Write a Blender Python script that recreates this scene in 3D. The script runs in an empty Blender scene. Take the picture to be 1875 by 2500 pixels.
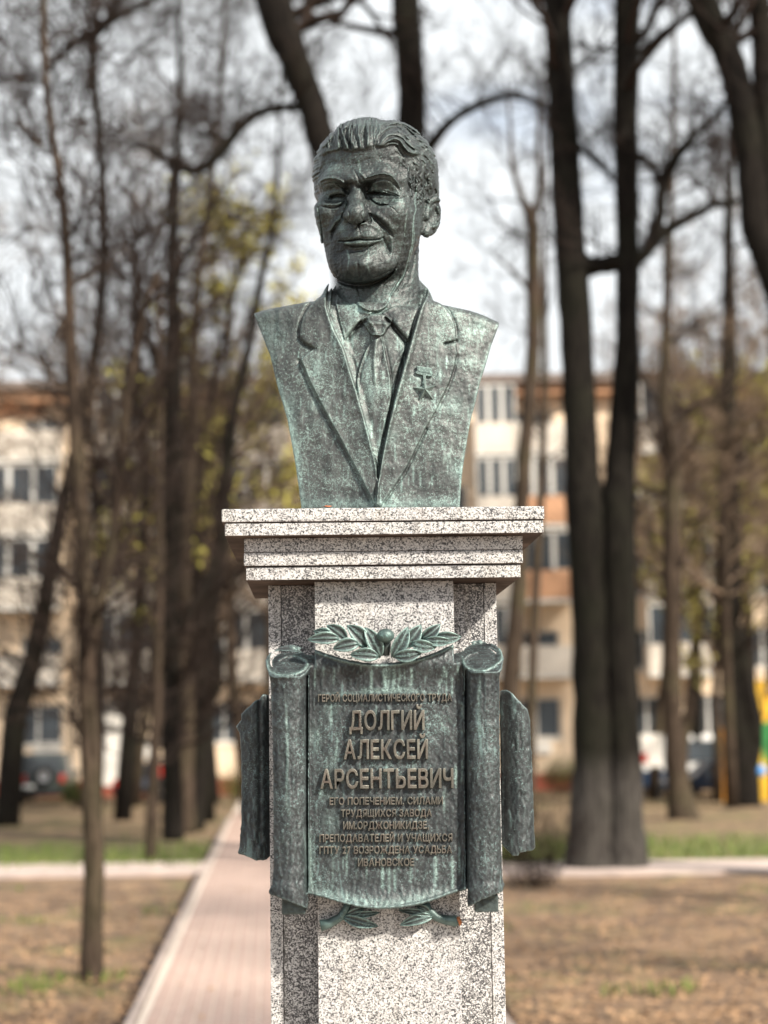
import bpy, bmesh, math, random
import numpy as np
from mathutils import Vector, Matrix, noise as mnoise

S = bpy.context.scene
C = S.collection
rad = math.radians

# ---------------------------------------------------------------- camera
FPX, CX, CY = 4200.0, 937.5, 1250.0          # focal length and centre in photo pixels (1875 x 2500)
PITCH, ROLL = math.atan(539 / 4200.0), rad(0.85)
CAM = np.array([0.0, 0.0, 2.05])
_f = np.array([0, math.cos(PITCH), math.sin(PITCH)])
_u0 = np.array([0, -math.sin(PITCH), math.cos(PITCH)])
_r0 = np.array([1.0, 0, 0])
_r = math.cos(ROLL) * _r0 - math.sin(ROLL) * _u0
_u = math.sin(ROLL) * _r0 + math.cos(ROLL) * _u0
cam_d = bpy.data.cameras.new('camera')
cam = bpy.data.objects.new('camera', cam_d); C.objects.link(cam)
cam.matrix_world = Matrix(((_r[0], _u[0], -_f[0], CAM[0]), (_r[1], _u[1], -_f[1], CAM[1]),
                           (_r[2], _u[2], -_f[2], CAM[2]), (0, 0, 0, 1)))
cam_d.sensor_fit = 'VERTICAL'; cam_d.sensor_height = 36.0; cam_d.sensor_width = 27.0
cam_d.lens = FPX / 2500.0 * 36.0
cam_d.clip_end = 600
cam_d.dof.use_dof = True
cam_d.dof.focus_distance = 3.86
cam_d.dof.aperture_fstop = 2.25
S.camera = cam

# ---------------------------------------------------------------- light
SUN_AZ, SUN_EL = 46.0, 36.0                   # degrees right of straight behind the camera, and up
SKY_STRENGTH = 0.10
world = bpy.data.worlds.new('World'); S.world = world; world.use_nodes = True
wt = world.node_tree; wt.nodes.clear()
def wn(t, **k):
    n = wt.nodes.new(t)
    for a, b in k.items(): setattr(n, a, b)
    return n
w_out = wn('ShaderNodeOutputWorld'); w_bg = wn('ShaderNodeBackground')
sky = wn('ShaderNodeTexSky', sky_type='NISHITA', sun_disc=False, sun_elevation=rad(SUN_EL),
         sun_rotation=rad(180 - SUN_AZ), air_density=1.0, dust_density=1.6, ozone_density=1.0)
w_tc = wn('ShaderNodeTexCoord'); w_map = wn('ShaderNodeMapping'); w_map.inputs['Scale'].default_value = (1, 1, 2.2)
w_n = wn('ShaderNodeTexNoise'); w_n.inputs['Scale'].default_value = 3.4; w_n.inputs['Detail'].default_value = 7; w_n.inputs['Roughness'].default_value = 0.55
w_r = wn('ShaderNodeValToRGB'); w_r.color_ramp.elements[0].position = 0.33; w_r.color_ramp.elements[1].position = 0.48
w_r.color_ramp.elements[0].color = (.30, .30, .30, 1)
w_mix = wn('ShaderNodeMix', data_type='RGBA')
w_mix.inputs[7].default_value = (6.3, 6.55, 6.7, 1)          # thin bright cloud
wt.links.new(w_tc.outputs['Generated'], w_map.inputs['Vector']); wt.links.new(w_map.outputs[0], w_n.inputs['Vector'])
wt.links.new(w_n.outputs[0], w_r.inputs[0]); wt.links.new(w_r.outputs[0], w_mix.inputs[0])
wt.links.new(sky.outputs[0], w_mix.inputs[6]); wt.links.new(w_mix.outputs[2], w_bg.inputs[0])
wt.links.new(w_bg.outputs[0], w_out.inputs[0]); w_bg.inputs[1].default_value = SKY_STRENGTH
sun_d = bpy.data.lights.new('sun', 'SUN'); sun = bpy.data.objects.new('sun', sun_d); C.objects.link(sun)
sun_d.energy = 5.0; sun_d.angle = rad(4.0); sun_d.color = (1.0, 0.92, 0.80)
_sd = Vector((math.sin(rad(SUN_AZ)) * math.cos(rad(SUN_EL)), -math.cos(rad(SUN_AZ)) * math.cos(rad(SUN_EL)), math.sin(rad(SUN_EL))))
sun.rotation_euler = _sd.to_track_quat('Z', 'Y').to_euler()
S.view_settings.view_transform = 'Standard'; S.view_settings.look = 'None'
S.view_settings.gamma = 1; S.view_settings.use_curve_mapping = False
S.view_settings.exposure = 0.78
S.cycles.use_denoising = True
S.cycles.max_bounces = 6
try: S.cycles.sample_clamp_indirect = 6
except Exception: pass

# ---------------------------------------------------------------- pixels of the photograph <-> points of the place
def project(P):
    d = P - CAM
    z = d @ _f
    return CX + FPX * (d @ _r) / z, CY - FPX * (d @ _u) / z
def ray(px, py):
    return _f + (px - CX) / FPX * _r - (py - CY) / FPX * _u
def at_y(px, py, Y):                       # the point seen at that pixel on the upright plane y = Y
    d = ray(px, py); return CAM + d * ((Y - CAM[1]) / d[1])
def ground(px, py, z=0.0):
    d = ray(px, py); return CAM + d * ((z - CAM[2]) / d[2])
# ---------------------------------------------------------------- objects
def tag(o, label=None, cat=None, group=None, kind=None):
    if label: o['label'] = label
    if cat: o['category'] = cat
    if group: o['group'] = group
    if kind: o['kind'] = kind
    return o
def empty(name, loc, label=None, cat=None, group=None, rz=0):
    o = bpy.data.objects.new(name, None); C.objects.link(o); o.location = tuple(loc); o.rotation_euler = (0, 0, rz)
    o.empty_display_size = .1
    return tag(o, label, cat, group)
def link(name, me, parent=None, mat=None):
    o = bpy.data.objects.new(name, me); C.objects.link(o)
    if mat is not None and not me.materials: me.materials.append(mat)
    if parent is not None:
        o.parent = parent
        o.matrix_parent_inverse = parent_inv(parent)
    return o
def parent_inv(p):
    m = Matrix.LocRotScale(p.location, p.rotation_euler, p.scale)
    if p.parent is not None: m = parent_mat(p.parent) @ p.matrix_parent_inverse @ m
    return m.inverted()
def parent_mat(p):
    m = Matrix.LocRotScale(p.location, p.rotation_euler, p.scale)
    if p.parent is not None: m = parent_mat(p.parent) @ p.matrix_parent_inverse @ m
    return m
def mesh_np(name, V, Fq, smooth=True, attrs=None):
    """mesh from arrays: V (n,3); Fq (m,4) or (m,3)"""
    V = np.asarray(V, dtype=np.float32); Fq = np.asarray(Fq, dtype=np.int32)
    me = bpy.data.meshes.new(name)
    k = Fq.shape[1] if len(Fq) else 4
    me.vertices.add(len(V)); me.vertices.foreach_set('co', V.ravel())
    me.loops.add(Fq.size); me.loops.foreach_set('vertex_index', Fq.ravel())
    me.polygons.add(len(Fq)); me.polygons.foreach_set('loop_start', np.arange(len(Fq), dtype=np.int32) * k)
    try: me.polygons.foreach_set('loop_total', np.full(len(Fq), k, dtype=np.int32))
    except Exception: pass
    me.update(calc_edges=True)
    if smooth: me.polygons.foreach_set('use_smooth', np.ones(len(Fq), dtype=bool))
    for a, arr in (attrs or {}).items():
        at = me.attributes.new(a, 'FLOAT', 'POINT'); at.data.foreach_set('value', np.asarray(arr, dtype=np.float32))
    return me
class MB:
    """collects simple shapes into one mesh"""
    def __init__(s): s.v = []; s.f = []; s.n = 0
    def poly(s, V, Fs):
        s.v.extend([tuple(map(float, p)) for p in V]); s.f.extend([tuple(i + s.n for i in f) for f in Fs]); s.n += len(V); return s
    def box(s, c, d, M=None, top=1.0):
        x, y, z = d[0] / 2, d[1] / 2, d[2] / 2
        P = [(-x, -y, -z), (x, -y, -z), (x, y, -z), (-x, y, -z), (-x * top, -y * top, z), (x * top, -y * top, z), (x * top, y * top, z), (-x * top, y * top, z)]
        P = [Vector(p) for p in P]
        if M is not None: P = [M @ p for p in P]
        P = [p + Vector(c) for p in P]
        return s.poly(P, [(0, 3, 2, 1), (4, 5, 6, 7), (0, 1, 5, 4), (1, 2, 6, 5), (2, 3, 7, 6), (3, 0, 4, 7)])
    def tube(s, pts, rads, n=8, caps=True, wob=0.0, seed=0):
        pts = [Vector(p) for p in pts]; rings = []
        rnd = random.Random(seed)
        up = Vector((0.13, 0.97, 0.21))
        for i, p in enumerate(pts):
            t = (pts[min(i + 1, len(pts) - 1)] - pts[max(i - 1, 0)]).normalized()
            a = t.cross(up)
            if a.length < .2: a = t.cross(Vector((1, 0, 0)))
            a.normalize(); b = t.cross(a).normalized()
            r = rads[i] if hasattr(rads, '__len__') else rads
            rings.append([p + (a * math.cos(k * 2 * math.pi / n) + b * math.sin(k * 2 * math.pi / n)) * r * (1 + wob * (rnd.random() - .5)) for k in range(n)])
        V = [q for rg in rings for q in rg]; Fs = []
        for i in range(len(rings) - 1):
            for k in range(n):
                k2 = (k + 1) % n
                Fs.append((i * n + k, i * n + k2, (i + 1) * n + k2, (i + 1) * n + k))
        if caps:
            Fs.append(tuple(range(n))); Fs.append(tuple(reversed([(len(rings) - 1) * n + k for k in range(n)])))
        return s.poly(V, Fs)
    def prism(s, poly2, y0, y1, M=None):
        """outline in x,z extruded along y"""
        n = len(poly2); V = [Vector((p[0], y0, p[1])) for p in poly2] + [Vector((p[0], y1, p[1])) for p in poly2]
        if M is not None: V = [M @ v for v in V]
        return s.poly(V, [tuple(range(n)), tuple(reversed(range(n, 2 * n)))] + [(i, i + n, (i + 1) % n + n, (i + 1) % n) for i in range(n)])
    def build(s, name, mat, parent=None, smooth=False, bevel=0.0, M=None, segs=2):
        me = bpy.data.meshes.new(name)
        V = s.v if M is None else [tuple(M @ Vector(p)) for p in s.v]
        me.from_pydata(V, [], s.f); me.update()
        bm = bmesh.new(); bm.from_mesh(me); bmesh.ops.recalc_face_normals(bm, faces=bm.faces)
        if bevel: bmesh.ops.bevel(bm, geom=list(bm.edges), offset=bevel, segments=segs, profile=.6, affect='EDGES', clamp_overlap=True)
        bm.to_mesh(me); bm.free()
        if smooth:
            for p in me.polygons: p.use_smooth = True
        return link(name, me, parent, mat)

# ---------------------------------------------------------------- materials
def new_mat(name):
    m = bpy.data.materials.new(name); m.use_nodes = True; t = m.node_tree; t.nodes.clear()
    o = t.nodes.new('ShaderNodeOutputMaterial'); b = t.nodes.new('ShaderNodeBsdfPrincipled'); t.links.new(b.outputs[0], o.inputs[0])
    return m, t, b
class NT:
    def __init__(s, t): s.t = t
    def n(s, ty, ins=None, **k):
        n = s.t.nodes.new(ty)
        for a, b in k.items(): setattr(n, a, b)
        for a, b in (ins or {}).items():
            if hasattr(b, 'bl_idname') and not isinstance(b, (tuple, list)): s.t.links.new(b.outputs[0] if hasattr(b, 'outputs') else b, n.inputs[a])
            elif isinstance(b, bpy.types.NodeSocket): s.t.links.new(b, n.inputs[a])
            else: n.inputs[a].default_value = b
        return n
    def l(s, a, b): s.t.links.new(a.outputs[0] if hasattr(a, 'outputs') else a, b)
    def noise(s, vec, scale, detail=4, rough=.55, dist=0.0):
        return s.n('ShaderNodeTexNoise', {'Vector': vec, 'Scale': scale, 'Detail': detail, 'Roughness': rough, 'Distortion': dist})
    def ramp(s, fac, stops, interp='LINEAR'):
        r = s.n('ShaderNodeValToRGB', {0: fac}); cr = r.color_ramp; cr.interpolation = interp
        while len(cr.elements) < len(stops): cr.elements.new(0.5)
        for e, (p, c) in zip(cr.elements, stops):
            e.position = p; e.color = (c if hasattr(c, '__len__') else (c, c, c)) + (1,) if not hasattr(c, '__len__') or len(c) == 3 else c
        return r
    def mix(s, fac, a, b, blend='MIX'):
        m = s.n('ShaderNodeMix', data_type='RGBA', blend_type=blend)
        for i, v in ((0, fac), (6, a), (7, b)):
            if hasattr(v, 'outputs'): s.t.links.new(v.outputs[2] if v.bl_idname == 'ShaderNodeMix' else v.outputs[0], m.inputs[i])
            elif isinstance(v, bpy.types.NodeSocket): s.t.links.new(v, m.inputs[i])
            else: m.inputs[i].default_value = v if i == 0 else tuple(v) + (1,) if len(v) == 3 else v
        return m
    def math(s, op, a, b=0.0, clamp=False):
        n = s.n('ShaderNodeMath', operation=op, use_clamp=clamp)
        for i, v in ((0, a), (1, b)):
            if hasattr(v, 'outputs'): s.t.links.new(v.outputs[0], n.inputs[i])
            elif isinstance(v, bpy.types.NodeSocket): s.t.links.new(v, n.inputs[i])
            else: n.inputs[i].default_value = v
        return n
def plain_mat(name, col, rough=.7, metal=0.0, var=.25, scale=8.0, bump=0.0, emit=None):
    m, t, b = new_mat(name); q = NT(t); tc = q.n('ShaderNodeTexCoord')
    nz = q.noise(tc.outputs['Object'], scale)
    lo = tuple(c * (1 - var) for c in col); hi = tuple(min(1, c * (1 + var)) for c in col)
    q.l(q.ramp(nz, [(.3, lo), (.7, hi)]), b.inputs['Base Color'])
    b.inputs['Roughness'].default_value = rough; b.inputs['Metallic'].default_value = metal
    if rough > .85: b.inputs['Specular IOR Level'].default_value = .12
    if bump:
        bp = q.n('ShaderNodeBump', {'Height': nz, 'Strength': bump, 'Distance': .02}); q.l(bp, b.inputs['Normal'])
    return m

def bark_mat(name, col, pale, wash=0.0):
    m, t, b = new_mat(name); q = NT(t); geo = q.n('ShaderNodeNewGeometry'); pos = geo.outputs['Position']
    mp = q.n('ShaderNodeMapping', {'Vector': pos, 'Scale': (9, 9, 1.3)}); rg = q.noise(mp, 2.2, 5, .65, .6); big = q.noise(pos, .9, 3, .5)
    c = q.mix(q.ramp(rg, [(.38, 0.0), (.66, 1.0)]), col, pale); c = q.mix(q.ramp(big, [(.45, 0.0), (.7, .5)]), c, (pale[0] * .8, pale[1] * 1.0, pale[2] * .75))
    if wash:
        z = q.n('ShaderNodeSeparateXYZ', {0: pos}); w = q.n('ShaderNodeMapRange', {0: z.outputs[2], 1: 1.15, 2: 1.75, 3: wash, 4: 0.0})
        c = q.mix(q.math('MULTIPLY', w, q.ramp(rg, [(.35, .35), (.6, 1.0)])), c, (.20, .18, .165))
    q.t.links.new(c.outputs[2], b.inputs['Base Color']); b.inputs['Roughness'].default_value = .95; b.inputs['Specular IOR Level'].default_value = .1
    q.l(q.n('ShaderNodeBump', {'Height': rg, 'Strength': .9, 'Distance': .04}), b.inputs['Normal']); return m

def bronze_mat(name, dark, mid, green, green_amt=.5, streak=0.5, rough=.5, fleck=1.0):
    """weathered bronze: dark skin, verdigris flecks and runs; reads a stain attribute painted on the mesh"""
    m, t, b = new_mat(name); q = NT(t)
    geo = q.n('ShaderNodeNewGeometry'); pos = geo.outputs['Position']
    st = q.n('ShaderNodeMapping', {'Vector': pos, 'Scale': (1, 1, .16)})
    n1 = q.noise(pos, 9, 5, .6); n2 = q.noise(pos, 190, 6, .70, 1.4); n3 = q.noise(st, 60, 5, .6, .3); n4 = q.noise(pos, 260, 3, .6)
    base = q.mix(q.ramp(n1, [(.35, 0.0), (.65, 1.0)]), dark, mid)
    base = q.mix(q.ramp(n3, [(.42, 0.0), (.70, .7)]), base, tuple(c * 1.6 for c in mid))
    # flecks
    th = q.math('ADD', n2, q.math('MULTIPLY', q.math('SUBTRACT', n1, .5), .45))
    fl = q.ramp(th, [(.60 - .13 * green_amt, 0.0), (.655 - .10 * green_amt, 1.0)])
    th2 = q.math('ADD', n3, q.math('MULTIPLY', q.math('SUBTRACT', n1, .5), .35))
    rn = q.ramp(th2, [(.66 - .12 * streak, 0.0), (.76 - .10 * streak, 1.0)])
    base = q.mix(q.math('MULTIPLY', fl, .8 * fleck), base, green)
    base = q.mix(q.math('MULTIPLY', rn, .55), base, tuple(c * 1.0 for c in green))
    pt = q.ramp(geo.outputs['Pointiness'], [(.44, 0.0), (.50, .45), (.56, 1.0)])
    base = q.mix(q.math('MULTIPLY', q.math('SUBTRACT', pt, .45, True), .55), base, tuple(min(1, c * 1.25 + .03) for c in green))
    sa = q.n('ShaderNodeAttribute', attribute_name='stain')
    base = q.mix(q.math('MULTIPLY', sa.outputs['Fac'], q.ramp(n2, [(.40, .12), (.56, 1.0)])), base, (.31, .45, .42))
    da = q.n('ShaderNodeAttribute', attribute_name='dirt')
    base = q.mix(da.outputs['Fac'], base, tuple(c * .45 for c in dark))
    q.t.links.new(base.outputs[2], b.inputs['Base Color'])
    b.inputs['Metallic'].default_value = .35
    q.l(q.ramp(n2, [(.3, rough - .1), (.7, rough + .2)]), b.inputs['Roughness'])
    hh = q.math('ADD', q.math('MULTIPLY', n2, .7), q.math('MULTIPLY', n4, .3))
    hh = q.math('ADD', hh, q.math('MULTIPLY', n3, .35))
    bp = q.n('ShaderNodeBump', {'Height': hh, 'Strength': .5, 'Distance': .0022}); q.l(bp, b.inputs['Normal'])
    return m

# ---------------------------------------------------------------- clay: a volume shaped with smooth unions and cuts
def smin(a, b, k):
    if k <= 0: return np.minimum(a, b)
    h = np.clip(0.5 + 0.5 * (b - a) / k, 0, 1); return b + (a - b) * h - k * h * (1 - h)
def smax(a, b, k): return -smin(-a, -b, k)
class Clay:
    def __init__(s, lo, hi, h):
        s.lo = np.array(lo, float); s.h = h
        s.n = tuple(int(math.ceil((hi[i] - lo[i]) / h)) + 1 for i in range(3))
        s.F = np.full(s.n, 0.06, dtype=np.float32)
        s.ax = [(s.lo[i] + h * np.arange(s.n[i])).astype(np.float32) for i in range(3)]
    def sub(s, lo, hi):
        sl = []
        for i in range(3):
            a = int(max(0, math.floor((lo[i] - s.lo[i]) / s.h))); b = int(min(s.n[i], math.ceil((hi[i] - s.lo[i]) / s.h) + 1))
            if b <= a: return None
            sl.append(slice(a, b))
        X = s.ax[0][sl[0]][:, None, None]; Y = s.ax[1][sl[1]][None, :, None]; Z = s.ax[2][sl[2]][None, None, :]
        return tuple(sl), X, Y, Z
    def put(s, lo, hi, fn, k=.01, op='add'):
        r = s.sub(np.array(lo) - k - .004, np.array(hi) + k + .004)
        if r is None: return
        sl, X, Y, Z = r; d = fn(X, Y, Z)
        s.F[sl] = smin(s.F[sl], d, k) if op == 'add' else smax(s.F[sl], -d, k)
    def ell(s, c, r, R=None, k=.01, op='add'):
        c = np.array(c); r = np.array(r, float); m = r.max()
        R = np.eye(3) if R is None else np.array(R)      # columns: the ellipsoid's axes in the world
        def fn(X, Y, Z):
            x, y, z = X - c[0], Y - c[1], Z - c[2]
            p = [(R[0, i] * x + R[1, i] * y + R[2, i] * z) for i in range(3)]
            k0 = np.sqrt(sum((p[i] / r[i]) ** 2 for i in range(3))) + 1e-6
            k1 = np.sqrt(sum((p[i] / r[i] ** 2) ** 2 for i in range(3))) + 1e-6
            return (k0 * (k0 - 1) / k1).astype(np.float32)
        s.put(c - m, c + m, fn, k, op)
    def rope(s, P, r, k=.004, op='add', flat=None):
        """a chain of rounded cones through the points"""
        P = np.array(P, float); r = np.full(len(P), r) if np.isscalar(r) else np.array(r, float)
        for a, b, ra, rb in zip(P[:-1], P[1:], r[:-1], r[1:]):
            m = max(ra, rb)
            def fn(X, Y, Z):
                ab = b - a; L = (ab @ ab) + 1e-12
                t = np.clip(((X - a[0]) * ab[0] + (Y - a[1]) * ab[1] + (Z - a[2]) * ab[2]) / L, 0, 1)
                return np.sqrt((X - a[0] - t * ab[0]) ** 2 + (Y - a[1] - t * ab[1]) ** 2 + (Z - a[2] - t * ab[2]) ** 2) - (ra + (rb - ra) * t)
            s.put(np.minimum(a, b) - m, np.maximum(a, b) + m, fn, k, op)
    def hit(s, px, py):
        """first surface point seen at each pixel (photo pixels)"""
        px = np.atleast_1d(np.array(px, float)); py = np.atleast_1d(np.array(py, float)); out = []
        for a, b in zip(px, py):
            d = ray(a, b); d = d / np.linalg.norm(d)
            t0 = (s.lo[1] - CAM[1]) / d[1]; t1 = (s.ax[1][-1] - CAM[1]) / d[1]
            t = np.arange(t0, t1, s.h * .5); Q = CAM + t[:, None] * d
            f = s.sample(Q); i = np.argmax(f < 0)
            if f[i] >= 0: i = int(np.argmin(f)); out.append(Q[i]); continue
            if i > 0: w = f[i - 1] / (f[i - 1] - f[i] + 1e-9); out.append(Q[i - 1] * (1 - w) + Q[i] * w)
            else: out.append(Q[i])
        return np.array(out)
    def sample(s, Q):
        g = (Q - s.lo) / s.h; i = np.floor(g).astype(int); f = g - i; v = 0
        ok = np.all((i >= 0) & (i < np.array(s.n) - 1), axis=-1); i = np.clip(i, 0, np.array(s.n) - 2)
        for dx in (0, 1):
            for dy in (0, 1):
                for dz in (0, 1):
                    w = (f[..., 0] if dx else 1 - f[..., 0]) * (f[..., 1] if dy else 1 - f[..., 1]) * (f[..., 2] if dz else 1 - f[..., 2])
                    v = v + w * s.F[i[..., 0] + dx, i[..., 1] + dy, i[..., 2] + dz]
        return np.where(ok, v, .06)
    def band(s, w=.035):
        """indices and places of the cells near the surface"""
        I = np.nonzero(np.abs(s.F) < w)
        P = np.stack([s.ax[0][I[0]], s.ax[1][I[1]], s.ax[2][I[2]]], -1)
        return I, P
    def relief(s, cv, ymax=None, w=.03):
        """raise or lower the front by the heights of a relief drawing (metres)"""
        I, P = s.band(w)
        px, py = project(P.astype(float)); hgt = cv.look(px, py)
        if ymax is not None: hgt = hgt * np.clip((ymax(P) if callable(ymax) else ymax - P[:, 1]) / .02, 0, 1)
        s.F[I] -= hgt.astype(np.float32)
    def cut_outline(s, poly, k=.01, w=.03, kfun=None):
        """carve away what stands outside the outline (photo pixels)"""
        P0 = np.array(poly, float); I = np.nonzero(s.F < w)
        P = np.stack([s.ax[0][I[0]], s.ax[1][I[1]], s.ax[2][I[2]]], -1); px, py = project(P.astype(float))
        cv = Draw((px.min() - 4, py.min() - 4, px.max() + 6, py.max() + 6), step=1.5)
        cv.H = poly_sd(P0, cv.X, cv.Y)
        d = cv.look(px, py) * (P[:, 1] / FPX)
        kk = k if kfun is None else kfun(px, py)
        a, b = s.F[I], d.astype(np.float32)
        h = np.clip(0.5 + 0.5 * (a - b) / kk, 0, 1)
        s.F[I] = (b + (a - b) * h + kk * h * (1 - h)).astype(np.float32)
    def mesh(s):
        F = s.F; neg = F < 0; nx, ny, nz = s.n
        c = [neg[dx:nx - 1 + dx, dy:ny - 1 + dy, dz:nz - 1 + dz] for dx in (0, 1) for dy in (0, 1) for dz in (0, 1)]
        cnt = sum(x.astype(np.uint8) for x in c); cells = (cnt > 0) & (cnt < 8); ci = np.argwhere(cells)
        idx = np.full(cells.shape, -1, np.int32); idx[cells] = np.arange(len(ci))
        acc = np.zeros((len(ci), 3)); num = np.zeros(len(ci)); cor = [np.array(o) for o in np.ndindex(2, 2, 2)]
        for a in cor:
            for ax in range(3):
                if a[ax] == 0:
                    b = a.copy(); b[ax] = 1
                    fa = F[ci[:, 0] + a[0], ci[:, 1] + a[1], ci[:, 2] + a[2]]; fb = F[ci[:, 0] + b[0], ci[:, 1] + b[1], ci[:, 2] + b[2]]
                    x = (fa < 0) != (fb < 0); t = np.where(x, fa / (fa - fb + 1e-12 * (fa == fb)), 0)
                    p = np.tile(a.astype(float), (len(ci), 1)); p[:, ax] = t
                    acc += p * x[:, None]; num += x
        V = s.lo + s.h * (ci + acc / np.maximum(num, 1)[:, None])
        Q = []
        for ax in range(3):
            sl0 = [slice(None)] * 3; sl1 = [slice(None)] * 3; sl0[ax] = slice(0, -1); sl1[ax] = slice(1, None)
            A = neg[tuple(sl0)]; B = neg[tuple(sl1)]; E = np.argwhere(A != B); u, v = [i for i in range(3) if i != ax]
            ok = (E[:, u] > 0) & (E[:, v] > 0) & (E[:, u] < s.n[u] - 1) & (E[:, v] < s.n[v] - 1); E = E[ok]
            def cc(du, dv):
                e = E.copy(); e[:, u] -= du; e[:, v] -= dv; return idx[e[:, 0], e[:, 1], e[:, 2]]
            q = np.stack([cc(1, 1), cc(0, 1), cc(0, 0), cc(1, 0)], -1)
            inside = A[E[:, 0], E[:, 1], E[:, 2]]
            flip = inside if ax != 1 else ~inside
            q[~flip] = q[~flip][:, ::-1]; Q.append(q)
        return V, np.concatenate(Q)

def poly_sd(poly, x, y):
    """signed distance to a closed outline, negative inside"""
    P = np.array(poly, float); d = np.full(np.shape(x), 1e9); ins = np.zeros(np.shape(x), bool)
    for a, b in zip(P, np.roll(P, -1, 0)):
        e = b - a; t = np.clip(((x - a[0]) * e[0] + (y - a[1]) * e[1]) / (e @ e + 1e-9), 0, 1)
        d = np.minimum(d, (x - a[0] - t * e[0]) ** 2 + (y - a[1] - t * e[1]) ** 2)
        c = (a[1] > y) != (b[1] > y)
        xi = a[0] + (y - a[1]) * e[0] / (e[1] if e[1] else 1e-9); ins ^= c & (x < xi)
    d = np.sqrt(d); return np.where(ins, -d, d)
def smooth_line(P, n=6, closed=False):
    P = np.array(P, float); out = []; m = len(P)
    for i in range(m if closed else m - 1):
        p0, p1, p2, p3 = (P[(i - 1) % m], P[i], P[(i + 1) % m], P[(i + 2) % m]) if closed else (P[max(i - 1, 0)], P[i], P[i + 1], P[min(i + 2, m - 1)])
        for k in range(n):
            t = k / n
            out.append(.5 * ((2 * p1) + (-p0 + p2) * t + (2 * p0 - 5 * p1 + 4 * p2 - p3) * t * t + (-p0 + 3 * p1 - 3 * p2 + p3) * t ** 3))
    if not closed: out.append(P[-1])
    return np.array(out)
class Draw:
    """a height drawing; own coordinates are those of a crop: photo = o + c * s"""
    def __init__(s, box, o=(0, 0), sc=1.0, step=1.0):
        s.x0, s.y0, s.x1, s.y1 = box; s.st = step; s.o = o; s.sc = sc
        s.X, s.Y = np.meshgrid(np.arange(s.x0, s.x1, step), np.arange(s.y0, s.y1, step)); s.H = np.zeros(s.X.shape)
    def T(s, P): return np.array(P, float) * s.sc + np.array(s.o)
    def win(s, P, m):
        a = P.min(0) - m; b = P.max(0) + m
        i0 = max(0, int((a[1] - s.y0) / s.st)); i1 = min(s.H.shape[0], int((b[1] - s.y0) / s.st) + 2)
        j0 = max(0, int((a[0] - s.x0) / s.st)); j1 = min(s.H.shape[1], int((b[0] - s.x0) / s.st) + 2)
        return (slice(i0, max(i0, i1)), slice(j0, max(j0, j1)))
    def line(s, P, w, h, smooth=True, sharp=1.0, side=0, taper=True):
        """ridge (h>0) or groove (h<0); w = half width in crop units; side -1/+1 keeps one flank only"""
        P = s.T(P); P = smooth_line(P) if smooth and len(P) > 2 else P
        w = np.array(w, float) * s.sc; h = np.array(h, float)
        n = len(P); wa = np.interp(np.linspace(0, 1, n), np.linspace(0, 1, w.size), w.ravel()) if w.size > 1 else np.full(n, float(w))
        ha = np.interp(np.linspace(0, 1, n), np.linspace(0, 1, h.size), h.ravel()) if h.size > 1 else np.full(n, float(h))
        if taper and h.size == 1:
            t = np.linspace(0, 1, n); ha = ha * np.clip(np.minimum(t, 1 - t) / .18, 0.15, 1)
        sl = s.win(P, wa.max() * 2.6); X = s.X[sl]; Y = s.Y[sl]
        if X.size == 0: return
        best = np.full(X.shape, 1e9); hh = np.zeros(X.shape); ww = np.ones(X.shape); sg = np.zeros(X.shape)
        for i in range(n - 1):
            a, b = P[i], P[i + 1]; e = b - a; L = e @ e + 1e-9
            t = np.clip(((X - a[0]) * e[0] + (Y - a[1]) * e[1]) / L, 0, 1)
            d = np.hypot(X - a[0] - t * e[0], Y - a[1] - t * e[1]); m = d < best
            best = np.where(m, d, best); hh = np.where(m, ha[i] + (ha[i + 1] - ha[i]) * t, hh); ww = np.where(m, wa[i] + (wa[i + 1] - wa[i]) * t, ww)
            if side: sg = np.where(m, (X - a[0]) * e[1] - (Y - a[1]) * e[0], sg)
        g = np.exp(-(best / ww) ** 2 * sharp) if sharp != 2 else np.clip(1 - best / ww, 0, 1)
        if side: g = g * (np.sign(sg) == side)
        s.H[sl] += hh * g
    def area(s, P, h, edge=2.0, smooth=True, setto=False):
        """plateau with a flank of that width (photo pixels)"""
        P = s.T(P); P = smooth_line(P, 6, True) if smooth else P
        sl = s.win(P, edge * 2); d = poly_sd(P, s.X[sl], s.Y[sl]); m = np.clip(.5 - d / edge, 0, 1); m = m * m * (3 - 2 * m)
        if setto: s.H[sl] = s.H[sl] * (1 - m) + h * m
        else: s.H[sl] += h * m
    def blob(s, c, rx, ry, h, rot=0):
        c = s.T(c); rx *= s.sc; ry *= s.sc; m = 2.6 * max(rx, ry); sl = s.win(np.array([c, c]), m)
        x = s.X[sl] - c[0]; y = s.Y[sl] - c[1]; r = rad(rot); u = x * math.cos(r) + y * math.sin(r); v = -x * math.sin(r) + y * math.cos(r)
        s.H[sl] += h * np.exp(-(u / rx) ** 2 - (v / ry) ** 2)
    def blur(s, n):
        for _ in range(n):
            H = np.pad(s.H, 1, mode='edge'); s.H = (H[:-2, 1:-1] + H[2:, 1:-1] + H[1:-1, :-2] + H[1:-1, 2:] + 4 * s.H) / 8
    def look(s, px, py):
        gx = (px - s.x0) / s.st; gy = (py - s.y0) / s.st
        ok = (gx >= 0) & (gy >= 0) & (gx < s.H.shape[1] - 1) & (gy < s.H.shape[0] - 1)
        gx = np.clip(gx, 0, s.H.shape[1] - 1.001); gy = np.clip(gy, 0, s.H.shape[0] - 1.001)
        i = gy.astype(int); j = gx.astype(int); f = gy - i; g = gx - j
        v = s.H[i, j] * (1 - f) * (1 - g) + s.H[i + 1, j] * f * (1 - g) + s.H[i, j + 1] * (1 - f) * g + s.H[i + 1, j + 1] * f * g
        return np.where(ok, v, 0)
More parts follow.
